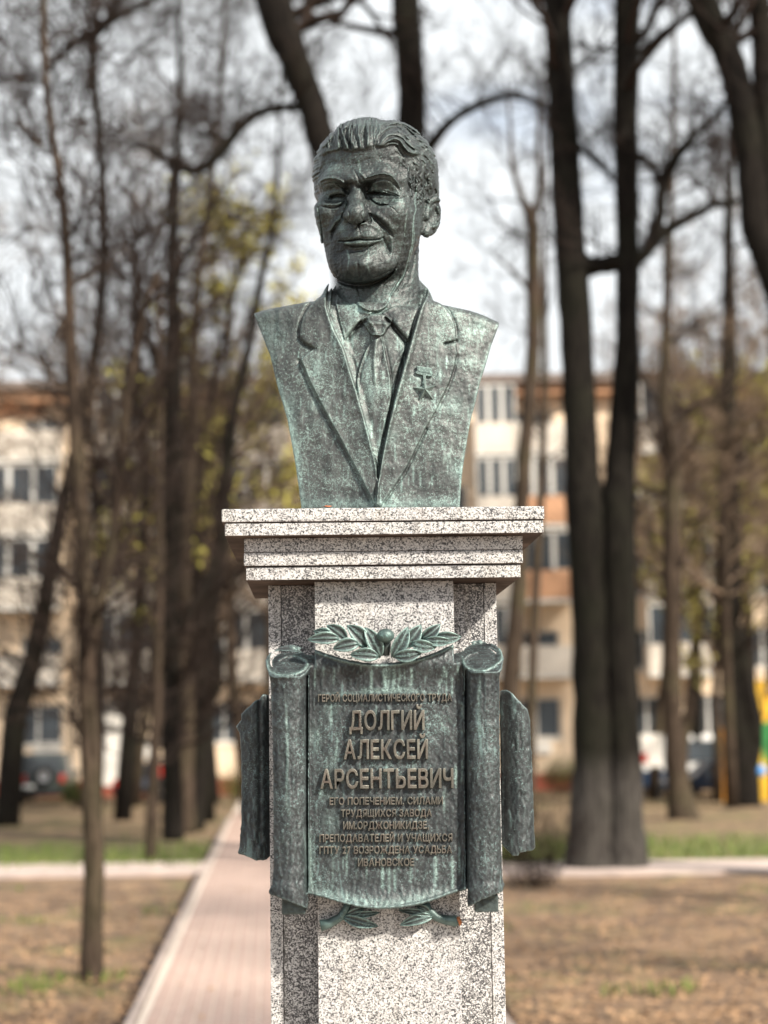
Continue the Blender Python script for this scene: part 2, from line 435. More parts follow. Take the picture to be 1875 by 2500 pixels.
def split_mesh(V, Q, keep):
    """the faces with keep, as arrays of their own"""
    q = Q[keep]; used = np.unique(q); m = np.full(len(V), -1, np.int64); m[used] = np.arange(len(used)); return used, m[q]
def decimated(V, Q): return V, Q
# ================================================================ the bust: head
YAW = rad(14)
HY = 4.045                                          # how far the head's middle stands from the camera
HO = at_y(914, 474, HY)
HX = np.array([math.cos(YAW), -math.sin(YAW), 0]); HF = np.array([-math.sin(YAW), -math.cos(YAW), 0]); HZ = np.array([0, 0, 1.0])
HR = np.stack([HX, HF, HZ], 1)
def hp(x, y, z): return HO + x * HX + y * HF + z * HZ
HC = lambda P: np.array(P, float) / 4.1475 + np.array((720, 260))      # pixels of the head crop -> photo
def hpx(cx, cy, yf):
    """the point seen at crop pixel (cx, cy) that stands yf in front of the head's middle"""
    a, b = HC((cx, cy)); d = ray(a, b)
    t = (yf - (CAM - HO) @ HF) / (d @ HF); return CAM + d * t
def build_head():
    K = Clay(at_y(740, 820, 3.80) - np.array([0, 0, 0]), at_y(1100, 262, 4.27) + np.array([.01, 0, 0.02]), VOX)
    # skull, face, jaw, neck
    K.ell(hp(-.002, -.035, .045), (.160, .170, .142), HR)
    K.ell(hp(0, .020, .055), (.134, .122, .118), HR, k=.02)
    K.ell(hp(0, .030, -.050), (.127, .112, .130), HR, k=.02)
    K.ell(hp(0, .038, -.112), (.110, .098, .080), HR, k=.03)
    K.ell(hpx(650, 1600, .104), (.056, .044, .043), HR, k=.035)
    K.rope([hp(.0, -.045, -.08), hp(.002, -.048, -.20), hp(.002, -.042, -.34)], [.098, .103, .114], k=.03)
    K.ell(hpx(402, 1490, .050), (.046, .050, .060), HR, k=.03)
    K.ell(hpx(490, 1570, .074), (.040, .044, .042), HR, k=.03)
    K.ell(hpx(960, 1500, .052), (.048, .050, .050), HR, k=.02)
    K.ell(hpx(840, 1600, .088), (.045, .040, .036), HR, k=.018)
    # forehead front, brow ridge
    K.ell(hp(0, .078, .070), (.098, .062, .062), HR, k=.025)
    K.rope([hpx(300, 770, .098), hpx(420, 730, .124), hpx(540, 760, .134), hpx(700, 740, .136), hpx(900, 715, .126), hpx(1060, 760, .098)], [.016, .020, .020, .020, .020, .016], k=.022)
    # cheekbones and cheeks
    K.ell(hpx(335, 1075, .094), (.040, .038, .036), HR, k=.03)
    K.ell(hpx(975, 1075, .098), (.044, .040, .042), HR, k=.03)
    K.ell(hpx(1030, 1260, .058), (.045, .045, .06), HR, k=.03)
    K.ell(hpx(360, 1260, .062), (.042, .045, .06), HR, k=.03)
    # muzzle
    K.ell(hpx(650, 1330, .096), (.064, .046, .052), HR, k=.025)
    # eye sockets
    K.ell(hpx(415, 880, .145), (.038, .030, .024), HR, k=.014, op='cut')
    K.ell(hpx(870, 880, .145), (.044, .030, .024), HR, k=.014, op='cut')
    K.ell(hpx(545, 865, .138), (.013, .024, .022), HR, k=.012, op='cut')
    K.ell(hpx(728, 855, .138), (.014, .024, .022), HR, k=.012, op='cut')
    # eyeballs
    K.ell(hpx(405, 920, .090), (.025, .022, .022), HR, k=.004)
    K.ell(hpx(885, 905, .090), (.026, .024, .023), HR, k=.004)
    # nose
    K.rope([hpx(600, 830, .124), hpx(615, 930, .143), hpx(620, 1050, .164), hpx(612, 1100, .170)], [.0155, .0158, .0168, .0175], k=.014)
    K.ell(hpx(608, 1100, .167), (.0215, .019, .0175), HR, k=.014)
    K.ell(hpx(528, 1108, .142), (.0125, .020, .015), HR, k=.010)
    K.ell(hpx(698, 1112, .143), (.0150, .022, .0165), HR, k=.010)
    K.ell(hpx(660, 1168, .150), (.0115, .013, .008), HR, k=.004, op='cut')
    K.ell(hpx(560, 1165, .152), (.008, .011, .007), HR, k=.004, op='cut')
    # lids: heavy upper lids hanging over, lower lids
    K.rope(hplist([(560, 905), (490, 872), (420, 868), (350, 895), (285, 940)], [.110, .116, .117, .112, .098]), [.004, .006, .0065, .006, .004], k=.006)
    K.rope(hplist([(715, 870), (790, 850), (890, 862), (990, 895), (1090, 925)], [.112, .119, .119, .110, .090]), [.004, .0065, .0075, .007, .004], k=.006)
    K.rope(hplist([(545, 925), (480, 930), (400, 938), (320, 945)], [.106, .1125, .112, .103]), [.0035, .004, .004, .003], k=.005)
    K.rope(hplist([(725, 905), (800, 903), (880, 900), (960, 910)], [.108, .114, .1145, .107]), [.0035, .0045, .0045, .003], k=.005)
    # the fold of skin over the outer lid
    K.ell(hpx(890, 790, .110), (.036, .018, .014), np.stack([HX * .97 - HZ * .2, HF, HZ * .97 + HX * .2], 1), k=.010)
    K.ell(hpx(390, 800, .107), (.030, .017, .012), HR, k=.010)
    # lips
    K.rope(hplist([(470, 1345), (540, 1330), (640, 1318), (740, 1325), (880, 1335)], [.118, .136, .1425, .139, .116]), [.005, .010, .011, .010, .005], k=.009)
    K.rope(hplist([(490, 1375), (560, 1378), (650, 1380), (740, 1372), (850, 1360)], [.118, .134, .140, .136, .117]), [.005, .0085, .0095, .0085, .005], k=.008)
    K.ell(hpx(640, 1255, .128), (.040, .018, .022), HR, k=.015)
    # ears
    eR = np.array([math.cos(rad(38)), -math.sin(rad(38)), 0]); eN = np.array([-math.sin(rad(38)), -math.cos(rad(38)), 0])
    def ear(cx, cy, yf, sgn, w=.027, hgt=.058, tilt=.18):
        c = hpx(cx, cy, yf); u = (HX * sgn * .62 - HF * .78); u = u / np.linalg.norm(u); n = np.cross(u, HZ); n = n / np.linalg.norm(n)
        if n @ HF < 0: n = -n
        z = HZ * math.cos(tilt) + u * math.sin(tilt); x = np.cross(z, n); x = x if x @ u > 0 else -x
        R = np.stack([x, n, z], 1); return c, R, x, n, z
    c, R, x, n, z = ear(1392, 1130, -.012, 1)
    K.ell(c, (.034, .013, .052), R, k=.008)
    rim = [c + x * a * .001 + z * b * .001 + n * .009 for a, b in ((-26, 4), (-22, 26), (-8, 44), (10, 47), (25, 34), (31, 12), (30, -10), (22, -28), (12, -40))]
    K.rope(smooth_line(rim, 4), .0052, k=.003)
    K.ell(c + x * .004 + z * .006 + n * .016, (.020, .010, .030), R, k=.005, op='cut')
    anti = [c + x * a * .001 + z * b * .001 + n * .011 for a, b in ((2, 26), (12, 14), (15, -4), (8, -20), (-4, -28))]
    K.rope(smooth_line(anti, 4), .0040, k=.003)
    K.ell(c - x * .010 - z * .008 + n * .014, (.009, .010, .014), R, k=.003, op='cut')
    K.ell(c - x * .014 - z * .042 + n * .004, (.015, .010, .017), R, k=.006)
    K.ell(c - x * .026 - z * .006 + n * .010, (.007, .008, .011), R, k=.006)
    c2, R2, x2, n2, z2 = ear(232, 1190, .000, -1)
    K.ell(c2, (.020, .012, .052), R2, k=.006)

    # ---- hair mass
    K.ell(hp(.0, -.045, .085), (.140, .158, .112), HR, k=.015)
    # fringe swept up and over: left quiff, parting dip, right wave
    def hs(pts, yf, r, k=.006): K.rope(smooth_line(hplist(pts, yf), 3), np.interp(np.linspace(0, 1, (len(pts) - 1) * 3 + 1), np.linspace(0, 1, len(r)), r), k=k)
    # silhouette of the head
    sil = [(190, 850), (172, 700), (168, 600), (190, 500), (245, 410), (330, 310), (400, 230), (440, 180), (500, 140), (600, 112), (700, 100), (780, 108), (860, 140), (980, 150), (1060, 150),
           (1150, 185), (1240, 245), (1310, 310), (1370, 400), (1410, 470), (1438, 560), (1446, 680), (1450, 820), (1462, 930), (1482, 1010), (1480, 1090), (1474, 1180), (1440, 1250), (1410, 1290),
           (1345, 1352), (1285, 1345), (1262, 1420), (1252, 1560), (1252, 1700), (1262, 1790), (1500, 1950), (1500, 2400), (300, 2400), (330, 1800), (395, 1740), (340, 1620), (318, 1540), (300, 1440),
           (292, 1395), (262, 1385), (255, 1310), (225, 1220), (200, 1100), (186, 1010), (206, 985), (216, 960), (200, 900)]
    K.cut_outline(HC(sil), k=.012)

    # ---- relief drawn over the face
    cv = Draw((735, 270, 1100, 800), (720, 260), 1 / 4.1475, .5)
    L, A, B = cv.line, cv.area, cv.blob
    mm = .001
    hair = [(120, 900), (150, 1000), (205, 985), (232, 880), (240, 740), (262, 640), (292, 560), (300, 490), (370, 452), (470, 428), (565, 442), (655, 436), (740, 425), (810, 398), (900, 410), (970, 385), (1030, 392),
            (1085, 425), (1130, 470), (1180, 492), (1245, 482), (1215, 560), (1150, 610), (1120, 690), (1150, 780), (1215, 830), (1235, 930), (1262, 1010), (1300, 1010), (1330, 950), (1560, 900), (1560, 50), (80, 50)]
    A(hair, 2.2 * mm, edge=9)
    A([(250, 480), (300, 480), (370, 445), (470, 424), (560, 438), (650, 432), (720, 424), (800, 395), (820, 300), (700, 180), (500, 160), (350, 280), (260, 400)], 5.5 * mm, edge=16)
    A([(830, 392), (900, 404), (970, 380), (1040, 385), (1100, 425), (1140, 470), (1200, 490), (1260, 480), (1240, 420), (1160, 360), (1060, 290), (940, 280), (850, 330)], 6 * mm, edge=8)
    # locks: left quiff
    for i, (p, w, h) in enumerate([
        ([(250, 420), (300, 390), (350, 330), (400, 260)], 14, 4), ([(330, 440), (380, 400), (370, 330), (400, 250), (450, 190)], 16, -5), ([(395, 440), (440, 420), (430, 330), (460, 240)], 13, 5),
        ([(460, 430), (480, 400), (450, 310), (470, 220), (520, 150)], 11, -6), ([(500, 430), (530, 420), (500, 330), (490, 240), (540, 160)], 12, 6), ([(560, 440), (560, 400), (520, 310), (520, 220)], 11, -7),
        ([(600, 440), (600, 400), (560, 320), (550, 240), (580, 150)], 10, 5), ([(640, 430), (625, 350), (600, 270), (610, 170)], 9, -4), ([(665, 430), (660, 350), (640, 250), (655, 130)], 11, 4),
        ([(700, 425), (702, 350), (700, 280), (710, 190)], 11, -7), ([(735, 415), (745, 340), (740, 250), (735, 150)], 12, 5), ([(780, 390), (790, 330), (790, 250), (780, 170)], 9, -4),
        ([(810, 380), (830, 310), (860, 240), (850, 160)], 11, 4), ([(850, 360), (880, 290), (930, 240), (990, 215), (1060, 220)], 10, -4), ([(860, 390), (900, 330), (960, 280), (1040, 270), (1100, 310)], 11, 4),
        ([(890, 385), (960, 340), (1020, 325), (1070, 350), (1110, 410), (1160, 460), (1230, 475)], 11, 6), ([(900, 395), (960, 365), (1030, 365), (1080, 400), (1120, 450), (1170, 482)], 8, -5),
        ([(930, 310), (1010, 300), (1080, 325), (1130, 380), (1190, 430), (1260, 450)], 9, -6), ([(960, 260), (1050, 250), (1120, 290), (1180, 360), (1250, 400), (1330, 400)], 10, 4),
        ([(920, 200), (1000, 190), (1100, 210), (1190, 280), (1280, 340)], 10, -3), ([(1000, 160), (1100, 175), (1200, 230), (1300, 320)], 9, 3)]):
        L(p, w, h * mm)
    # fine strands
    rnd = random.Random(4)
    for i in range(110):
        x = rnd.uniform(230, 1300); y = rnd.uniform(120, 400); l = rnd.uniform(40, 100); a = -1.57 + (x - 620) * .0013 + (.9 if x > 840 else 0) + rnd.uniform(-.2, .2)
        L([(x, y), (x + l * .5 * math.cos(a) + 3, y + l * .5 * math.sin(a)), (x + l * math.cos(a), y + l * math.sin(a))], rnd.uniform(2.6, 4), rnd.choice([-1.8, 1.6, -1.4]) * mm)
    for i in range(46):                        # top of the left and middle hair runs up and back
        x = 260 + i * 12.5 + rnd.uniform(-6, 6); y = 330 + rnd.uniform(-120, 60); d = rnd.uniform(-25, 25)
        L([(x, y + 60), (x + d * .3, y), (x + d, y - 60), (x + d + (x - 600) * .1, y - 120)], rnd.uniform(4, 6.5), rnd.choice([-3.2, 2.4, -2.6]) * mm)
    for i in range(70):                        # right side sweeps back and down
        x = rnd.uniform(980, 1400); y = rnd.uniform(180, 560); l = rnd.uniform(50, 110)
        a = math.atan2(y - 60, x - 780) * .55 + .35 + rnd.uniform(-.2, .2)
        L([(x, y), (x + l * .5 * math.cos(a), y + l * .5 * math.sin(a) - 6), (x + l * math.cos(a), y + l * math.sin(a))], rnd.uniform(4, 7), rnd.choice([-2.4, 2, -2]) * mm)
    for i in range(60):                        # temple, short and curly, running down
        x = rnd.uniform(1140, 1430); y = rnd.uniform(540, 930); l = rnd.uniform(40, 90); b = rnd.uniform(-22, 22)
        L([(x, y), (x + b, y + l * .5), (x + rnd.uniform(-8, 20), y + l)], rnd.uniform(5, 9), rnd.choice([-3, 2.2, -2.6]) * mm)
    for i in range(15):                        # left side locks
        y = 430 + i * 30 + rnd.uniform(-10, 10); L([(172, y + 46), (205, y + 8), (262 - max(0, i - 5) * 3, y - 22)], 8, rnd.choice([-3.0, 2.2, -2.2]) * mm)
    # forehead
    L([(500, 500), (620, 497), (780, 478)], 4, -1.3 * mm); L([(560, 578), (640, 575), (740, 530), (820, 520)], 4.5, -1.6 * mm)
    L([(230, 700), (290, 600), (380, 560), (440, 560)], 5, -1.0 * mm); L([(240, 735), (300, 650), (400, 600)], 5, -1.0 * mm)
    B((560, 620), 90, 60, 1.6 * mm); B((850, 600), 110, 60, 2.2 * mm); B((665, 620), 26, 70, -1.0 * mm); B((340, 600), 60, 80, 1.0 * mm)
    # frown and brows
    L([(600, 640), (630, 700), (655, 760), (700, 790)], 9, -2.8 * mm); L([(640, 650), (690, 700), (720, 740)], 12, 3 * mm); B((560, 730), 50, 45, 3.5 * mm)
    B((640, 815), 26, 14, -3 * mm)
    L([(235, 780), (290, 735), (380, 722), (460, 745), (520, 800)], [9, 12, 13, 12, 8], 5.0 * mm, sharp=1); L([(290, 790), (390, 775), (465, 800), (520, 850)], [6, 12, 18, 18], [-1 * mm, -3 * mm, -5.5 * mm, -5 * mm])
    L([(720, 735), (780, 700), (860, 680), (950, 690), (1020, 745), (1080, 850)], [11, 15, 14, 12, 9, 5], 6.0 * mm); L([(720, 800), (770, 768), (850, 738), (940, 745), (1010, 790), (1065, 860)], [20, 18, 12, 9, 7, 5], [-6 * mm, -5.5 * mm, -4 * mm, -3.5 * mm, -3 * mm, -2 * mm])
    for x, y, a in ((740, 712, 30), (775, 700, 30), (815, 688, 30), (855, 680, 24), (900, 678, 15), (945, 688, 5), (985, 706, -12)):
        L([(x - 30, y + a * .5), (x, y), (x + 34, y - a * .12 + 6)], 3.5, 3 * mm); L([(x - 28, y + a * .5 + 8), (x, y + 9), (x + 30, y + 14)], 3, -3 * mm)
    for x, y in ((265, 752), (305, 732), (350, 722), (400, 725), (445, 740)):
        L([(x - 24, y + 12), (x, y - 2), (x + 26, y + 4)], 3.5, 2.6 * mm)
    # deep inner corners and lid shadows
    B((545, 850), 34, 50, -5 * mm); B((725, 845), 30, 34, -6 * mm); B((690, 815), 34, 16, -4 * mm)
    L([(520, 918), (470, 905), (415, 908), (340, 935)], [8, 15, 16, 8], -9.0 * mm)
    L([(735, 885), (790, 876), (850, 876), (930, 890), (1030, 908)], [9, 18, 18, 12, 5], [-7 * mm, -11 * mm, -10 * mm, -8 * mm, -4 * mm])
    L([(790, 855), (880, 850), (980, 880), (1060, 905), (1135, 915)], 5, -3.5 * mm); L([(1000, 868), (1050, 895), (1100, 920)], 4, 3 * mm)
    B((365, 915), 14, 10, -6 * mm); B((825, 885), 16, 10, -6 * mm)
    # bags under the eyes
    L([(505, 960), (450, 1010), (380, 1030), (300, 1015), (250, 1005)], 7, -4 * mm); L([(500, 945), (430, 985), (340, 990), (280, 975)], 17, 4.6 * mm)
    L([(735, 905), (790, 960), (860, 1000), (965, 992)], 7, -4.5 * mm); L([(770, 935), (850, 962), (930, 968)], 18, 5 * mm)
    L([(940, 1005), (1000, 1035), (1042, 1090)], 4, -2.6 * mm); L([(1000, 935), (1060, 925), (1130, 912)], 4, -2.5 * mm); L([(1010, 960), (1080, 960), (1120, 975)], 6, 1.2 * mm)
    # nose wings and nasolabial folds
    L([(770, 1050), (800, 1080)], 6, -1.5 * mm); L([(540, 960), (510, 1040), (480, 1110), (500, 1165)], 10, -4 * mm)
    L([(742, 1085), (765, 1130), (770, 1165), (740, 1185)], 7, -5 * mm)
    L([(752, 1085), (810, 1130), (880, 1190), (950, 1260), (990, 1320)], [9, 17, 20, 15, 8], [-5 * mm, -8 * mm, -8 * mm, -6 * mm, -2 * mm])
    L([(790, 1070), (870, 1120), (950, 1190), (1010, 1280)], 30, 5 * mm)
    L([(480, 1130), (430, 1200), (385, 1270), (370, 1350)], [9, 15, 14, 9], [-3 * mm, -6 * mm, -6 * mm, -3 * mm]); L([(440, 1120), (390, 1190), (345, 1270)], 18, 3.5 * mm)
    L([(895, 1330), (925, 1390), (945, 1460), (960, 1510)], [12, 16, 16, 8], [-4 * mm, -5 * mm, -4 * mm, -1 * mm]); L([(970, 1320), (985, 1400), (985, 1480)], 14, 3 * mm)
    L([(1090, 1200), (1110, 1300), (1100, 1400), (1080, 1500)], 10, -1.6 * mm); L([(1150, 1250), (1160, 1400), (1120, 1560)], 9, -1.4 * mm)
    # philtrum, upper lip edge, mouth
    L([(640, 1195), (650, 1240), (665, 1300)], 8, -2.4 * mm, side=0); A([(560, 1225), (640, 1210), (668, 1310), (640, 1330), (570, 1330), (545, 1280)], 1.6 * mm, edge=3)
    A([(655, 1200), (740, 1180), (830, 1220), (890, 1290), (880, 1335), (760, 1320), (680, 1315)], 2.0 * mm, edge=3)
    L([(445, 1362), (500, 1366), (570, 1358), (650, 1349), (740, 1353), (820, 1349), (880, 1335), (905, 1312)], [5, 6, 7, 7, 7, 6, 6, 4], [-4 * mm, -6 * mm, -6.5 * mm, -6.5 * mm, -6.5 * mm, -6 * mm, -5 * mm, -2 * mm])
    A([(500, 1375), (580, 1365), (660, 1358), (740, 1360), (880, 1352), (800, 1385), (720, 1405), (600, 1408), (520, 1402)], 2.6 * mm, edge=2.5)
    L([(520, 1415), (620, 1420), (740, 1412), (800, 1395)], 8, -4 * mm); B((630, 1465), 105, 42, -6.5 * mm)
    L([(545, 1500), (640, 1515), (725, 1480), (735, 1410)], 5, -1.5 * mm)
    # chin with its cleft
    B((645, 1605), 105, 78, 6.5 * mm); B((455, 1560), 50, 90, -3 * mm); B((850, 1560), 60, 60, -3 * mm)
    B((585, 1615), 60, 66, 5 * mm); B((705, 1605), 56, 62, 6 * mm); L([(640, 1590), (645, 1650), (650, 1710)], 13, -3.5 * mm); B((560, 1650), 22, 30, 2 * mm)
    L([(760, 1740), (860, 1710), (940, 1670), (985, 1640)], 9, -3 * mm); B((850, 1640), 70, 50, 2 * mm)
    L([(400, 1745), (520, 1795), (650, 1812), (790, 1792), (900, 1742), (990, 1672), (1040, 1590)], [12, 20, 24, 24, 20, 15, 10], [-5 * mm, -12 * mm, -13 * mm, -13 * mm, -11 * mm, -7 * mm, -2 * mm], taper=False)
    L([(690, 1050), (668, 1100), (684, 1150)], 7, -3 * mm); L([(545, 1060), (556, 1110), (548, 1150)], 7, -3 * mm); B((985, 1110), 70, 60, 3 * mm)
    # left cheek
    L([(236, 1020), (250, 1120), (268, 1230), (286, 1390)], 6, -4 * mm, taper=False)
    B((290, 1080), 60, 65, 3 * mm); L([(520, 1500), (480, 1580), (500, 1660)], 14, -2 * mm)
    # neck cords
    for p in ([(620, 1800), (650, 1900), (680, 1990)], [(1150, 1600), (1100, 1750), (1010, 1900)], [(1080, 1700), (990, 1850), (940, 1960)], [(1210, 1450), (1200, 1600), (1150, 1800)]): L(p, 12, -2.4 * mm)
    L([(1120, 1650), (1040, 1800), (960, 1930)], 16, 3 * mm)
    cv.H += .0005 * np.array(lumps(cv.X, cv.Y, 7.0, 11)); cv.H += .0004 * lumps(cv.X, cv.Y, 2.6, 12)
    K.relief(cv, ymax=lambda P: HY + .06)
    V, Q = K.mesh()
    # hair faces and face faces
    hm = Draw((735, 200, 1110, 820), (720, 260), 1 / 4.1475, 1.0); hm.area(hair, 1.0, edge=1.0)
    px, py = project(V); ish = hm.look(px, py) > .5
    back = ((V - HO) @ HF < -.03) & ((V - HO)[:, 2] > -.07 + np.clip(-((V - HO) @ HF) - .03, 0, 1) * -.9) & ((V - HO)[:, 2] > -.16)
    efar = np.linalg.norm(V - c, axis=1) > .062
    ish = (ish & ((V - HO) @ HF > -.10)) | (back & efar)
    st = stains_head(px, py) * ((V[:, 1] < HY + .02))
    return V, Q, ish, st, K
def hplist(pts, yf):
    yf = np.broadcast_to(np.array(yf, float), (len(pts),))
    return np.array([hpx(p[0], p[1], y) for p, y in zip(pts, yf)])
def lumps(X, Y, s, seed):
    r = np.random.RandomState(seed); h = 0
    for i in range(7):
        a = r.uniform(0, 6.283, 2); f = r.uniform(.6, 1.5) / s; th = r.uniform(0, 6.283)
        h = h + np.sin((X * math.cos(th) + Y * math.sin(th)) * f * 2.2 + a[0] + 1.7 * np.sin((X * math.sin(th) - Y * math.cos(th)) * f * 1.3 + a[1]))
    return h / 3.0
def stains_head(px, py):
    s = Draw((735, 260, 1110, 820), (720, 260), 1 / 4.1475, .5)
    s.line([(1232, 830), (1215, 960), (1225, 1040), (1205, 1120), (1195, 1250), (1190, 1380), (1160, 1500), (1130, 1620), (1090, 1730), (1010, 1830), (975, 1900), (935, 1995), (860, 2060), (790, 2075)], 5.5, .8, taper=False)
    s.line([(1210, 1200), (1208, 1350), (1180, 1490), (1150, 1600)], 4, .7); s.line([(1135, 1080), (1115, 1230), (1110, 1330)], 5, .5)
    s.line([(520, 1440), (548, 1530), (530, 1650)], 6, .5); s.line([(745, 1340), (745, 1480), (735, 1600), (760, 1690)], 9, .35); s.line([(500, 1385), (600, 1380), (740, 1375)], 9, .6)
    s.line([(650, 110), (665, 180)], 22, .7, smooth=False); s.line([(560, 120), (540, 180)], 12, .6, smooth=False); s.line([(700, 1195), (740, 1300)], 12, .35, smooth=False)
    s.line([(640, 540), (660, 640), (640, 700)], 9, .5); s.line([(825, 450), (830, 590)], 9, .6, smooth=False); s.line([(970, 950), (1060, 950), (1100, 970)], 16, .4)
    for i in range(12): s.line([(180 + i * 5, 640 - i * 30), (230 + i * 6, 590 - i * 30)], 6, .7, smooth=False)
    for x, y in ((900, 1960), (960, 1900)): s.blob((x, y), 20, 30, .4)
    s.blob((480, 1230), 40, 60, .35); s.blob((520, 1000), 12, 40, .3)
    return np.clip(s.look(px, py), 0, 1)
# ================================================================ the bust: shoulders, suit, tie
TC = lambda P: np.array(P, float) * .3918 + np.array((600, 680))
TY = 4.07
def build_torso():
    K = Clay(at_y(600, 1262, 3.86), at_y(1240, 640, 4.26) + np.array([.02, 0, .03]), VOX)
    c = lambda px, py, Y: at_y(px, py, Y)
    base = c(926, 1262, TY)[2] - .02
    X0 = c(922, 1000, TY)[0]
    # chest: broad oval column, deeper in the middle
    def chest(X, Y, Z):
        zz = (Z - base) / .5
        a = .40 + 0 * zz; b = .145 + .012 * np.sin(np.clip(zz, 0, 1) * 3.1)
        q = np.sqrt(((X - X0) / a) ** 2 + ((Y - TY) / b) ** 2); return ((q - 1) * b ).astype(np.float32)
    K.put((X0 - .42, 3.88, base), (X0 + .42, 4.25, base + .56), lambda X, Y, Z: np.maximum(chest(X, Y, Z), base - Z), k=.001)
    # collar mass round the neck, its rim cut by a tilted plane
    n0 = c(931, 700, TY - .012); R0 = .098
    A0 = np.array([n0[0], TY - .012, 0])
    pf = c(918, 760, TY - .105); ps = c(1030, 698, TY + .01)
    tz = (ps[2] - pf[2]) / (ps[1] - pf[1]); nrm = np.array([0, -tz, 1.0]); nrm /= np.linalg.norm(nrm)
    def collar(X, Y, Z):
        r = np.sqrt((X - A0[0]) ** 2 + ((Y - A0[1]) / .98) ** 2); zt = ps[2]
        d = r - (.121 + np.clip(zt - Z, -.1, .055) * .48)
        return np.maximum(d * .93, (X * nrm[0] + (Y - pf[1]) * nrm[1] + (Z - pf[2]) * nrm[2])).astype(np.float32)
    # shoulders: slope of the trapezius comes from the outline
    top = [(620, 764), (639, 757), (670, 750), (717, 742), (752, 735), (776, 728), (786, 716), (794, 702), (804, 688), (813, 680), (830, 640), (1010, 640), (1031, 690), (1044, 703), (1052, 718), (1058, 734), (1082, 743), (1115, 750), (1148, 757), (1185, 770), (1219, 786),
           (1260, 800), (1260, 1300), (560, 1300), (580, 760)]
    topC = [(560, 790)] + [(p[0], p[1] if p[0] < 760 or p[0] > 1070 else (738 if p[0] < 930 else 742)) for p in top[:5]] + [(930, 740)] + [(1070, 742), (1082, 743), (1115, 750), (1148, 757), (1185, 770), (1219, 786), (1260, 806), (1260, 1300), (560, 1300)]
    K.cut_outline(topC, k=.022)
    K.put((A0[0] - .2, TY - .17, base), (A0[0] + .2, TY + .17, ps[2] + .03), collar, k=.012)
    K.cut_outline(top, k=.006)
    side = [(618, 762), (640, 745), (660, 600), (1190, 600), (1205, 760), (1219, 784), (1217, 797), (1208, 822), (1199, 845), (1186, 892), (1172, 935), (1160, 985), (1148, 1033), (1138, 1092), (1129, 1150), (1125, 1200), (1122, 1245), (1120, 1300), (738, 1300), (735, 1236),
            (728, 1180), (721, 1131), (711, 1075), (702, 1025), (690, 985), (678, 946), (668, 905), (659, 868), (650, 845), (641, 822), (630, 795)]
    K.cut_outline(side, k=.003)
    # hollow above the shirt for the neck
    K.rope([c(932, 748, TY - .040), c(934, 665, TY - .04)], [.056, .066], k=.006, op='cut')
    mm = .001
    cv = Draw((600, 660, 1240, 1260), (600, 680), .3918, .6); L, A, B = cv.line, cv.area, cv.blob
    shirt = [(500, 150), (520, 240), (560, 340), (610, 440), (645, 560), (690, 700), (735, 860), (785, 1050), (812, 1160), (826, 1250), (850, 1110), (895, 890), (945, 690), (995, 510), (1040, 350), (1085, 200), (1130, 90), (1110, 20), (960, 60), (860, 190), (740, 190), (640, 90), (560, -20), (520, 40)]
    # lapels
    LL = [(540, 60), (530, -40), (480, 30), (440, 130), (395, 178), (355, 240), (340, 300), (336, 372), (360, 400), (428, 436), (380, 470), (343, 506), (372, 570), (400, 640), (460, 760), (530, 890), (600, 1015), (670, 1150), (740, 1285), (795, 1395), (815, 1425), (829, 1330), (812, 1170), (785, 1050), (735, 860), (690, 700), (645, 560), (610, 440), (560, 340), (520, 240)]
    RL = [(1120, 70), (1100, -20), (1150, 40), (1180, 130), (1240, 180), (1285, 240), (1305, 310), (1308, 384), (1235, 402), (1235, 412), (1308, 396), (1316, 470), (1300, 545), (1270, 640), (1222, 740), (1180, 830), (1120, 930), (1060, 1055), (1000, 1178), (930, 1285), (862, 1390), (838, 1425), (812, 1400), (826, 1250), (850, 1110), (895, 890), (945, 690), (995, 510), (1040, 350), (1085, 200)]
    A(LL, 8.5 * mm, edge=1.6, smooth=False); A(RL, 5.5 * mm, edge=1.6, smooth=False)
    lines = lambda P, *a, **k: L(P, *a, **k)
    lines([(343, 506), (400, 640), (530, 890), (670, 1150), (800, 1410)], 26, 1.6 * mm, smooth=True, side=0, taper=False)
    lines([(330, 512), (388, 648), (517, 898), (657, 1158), (787, 1412)], 10, -4.5 * mm, taper=False)
    lines([(336, 372), (360, 402), (428, 440)], 12, -5 * mm, smooth=False, taper=False); lines([(340, 300), (334, 372)], 10, -2.5 * mm, smooth=False)
    lines([(1240, 407), (1312, 388)], 8, -6 * mm, smooth=False, taper=False)
    lines([(1320, 480), (1280, 640), (1190, 830), (1125, 940)], 8, -2.0 * mm, taper=False); lines([(1125, 940), (1005, 1190), (935, 1295), (860, 1400)], 8, -4.5 * mm, taper=False)
    lines([(1312, 380), (1312, 300), (1262, 195), (1190, 120)], 8, -3.2 * mm); lines([(330, 370), (336, 285), (375, 185), (440, 125)], 8, -3.6 * mm)
    # jacket fronts swell a little, stomach fold
    B((300, 1000), 120, 300, 3 * mm); B((1200, 1000), 100, 300, 3 * mm); B((820, 800), 200, 500, 6 * mm)
    # shirt is sunk between the lapels
    A(shirt, -13 * mm, edge=4.5)
    # rolled edges of the lapels
    lines([(540, 0), (530, 150), (545, 290), (600, 400), (640, 540), (690, 690), (738, 860), (786, 1050), (815, 1170), (824, 1300)], [30, 34, 36, 34, 30, 26, 20, 14, 8], 5.5 * mm, taper=False)
    lines([(580, 60), (580, 200), (600, 300), (650, 400), (680, 540), (725, 690), (770, 870), (805, 1040)], 16, -2 * mm)
    lines([(1110, 0), (1105, 120), (1065, 300), (1018, 470), (970, 640), (925, 810), (885, 960), (852, 1120), (828, 1280), (822, 1410)], [20, 22, 22, 22, 20, 18, 16, 13, 8], 8.5 * mm, taper=False)
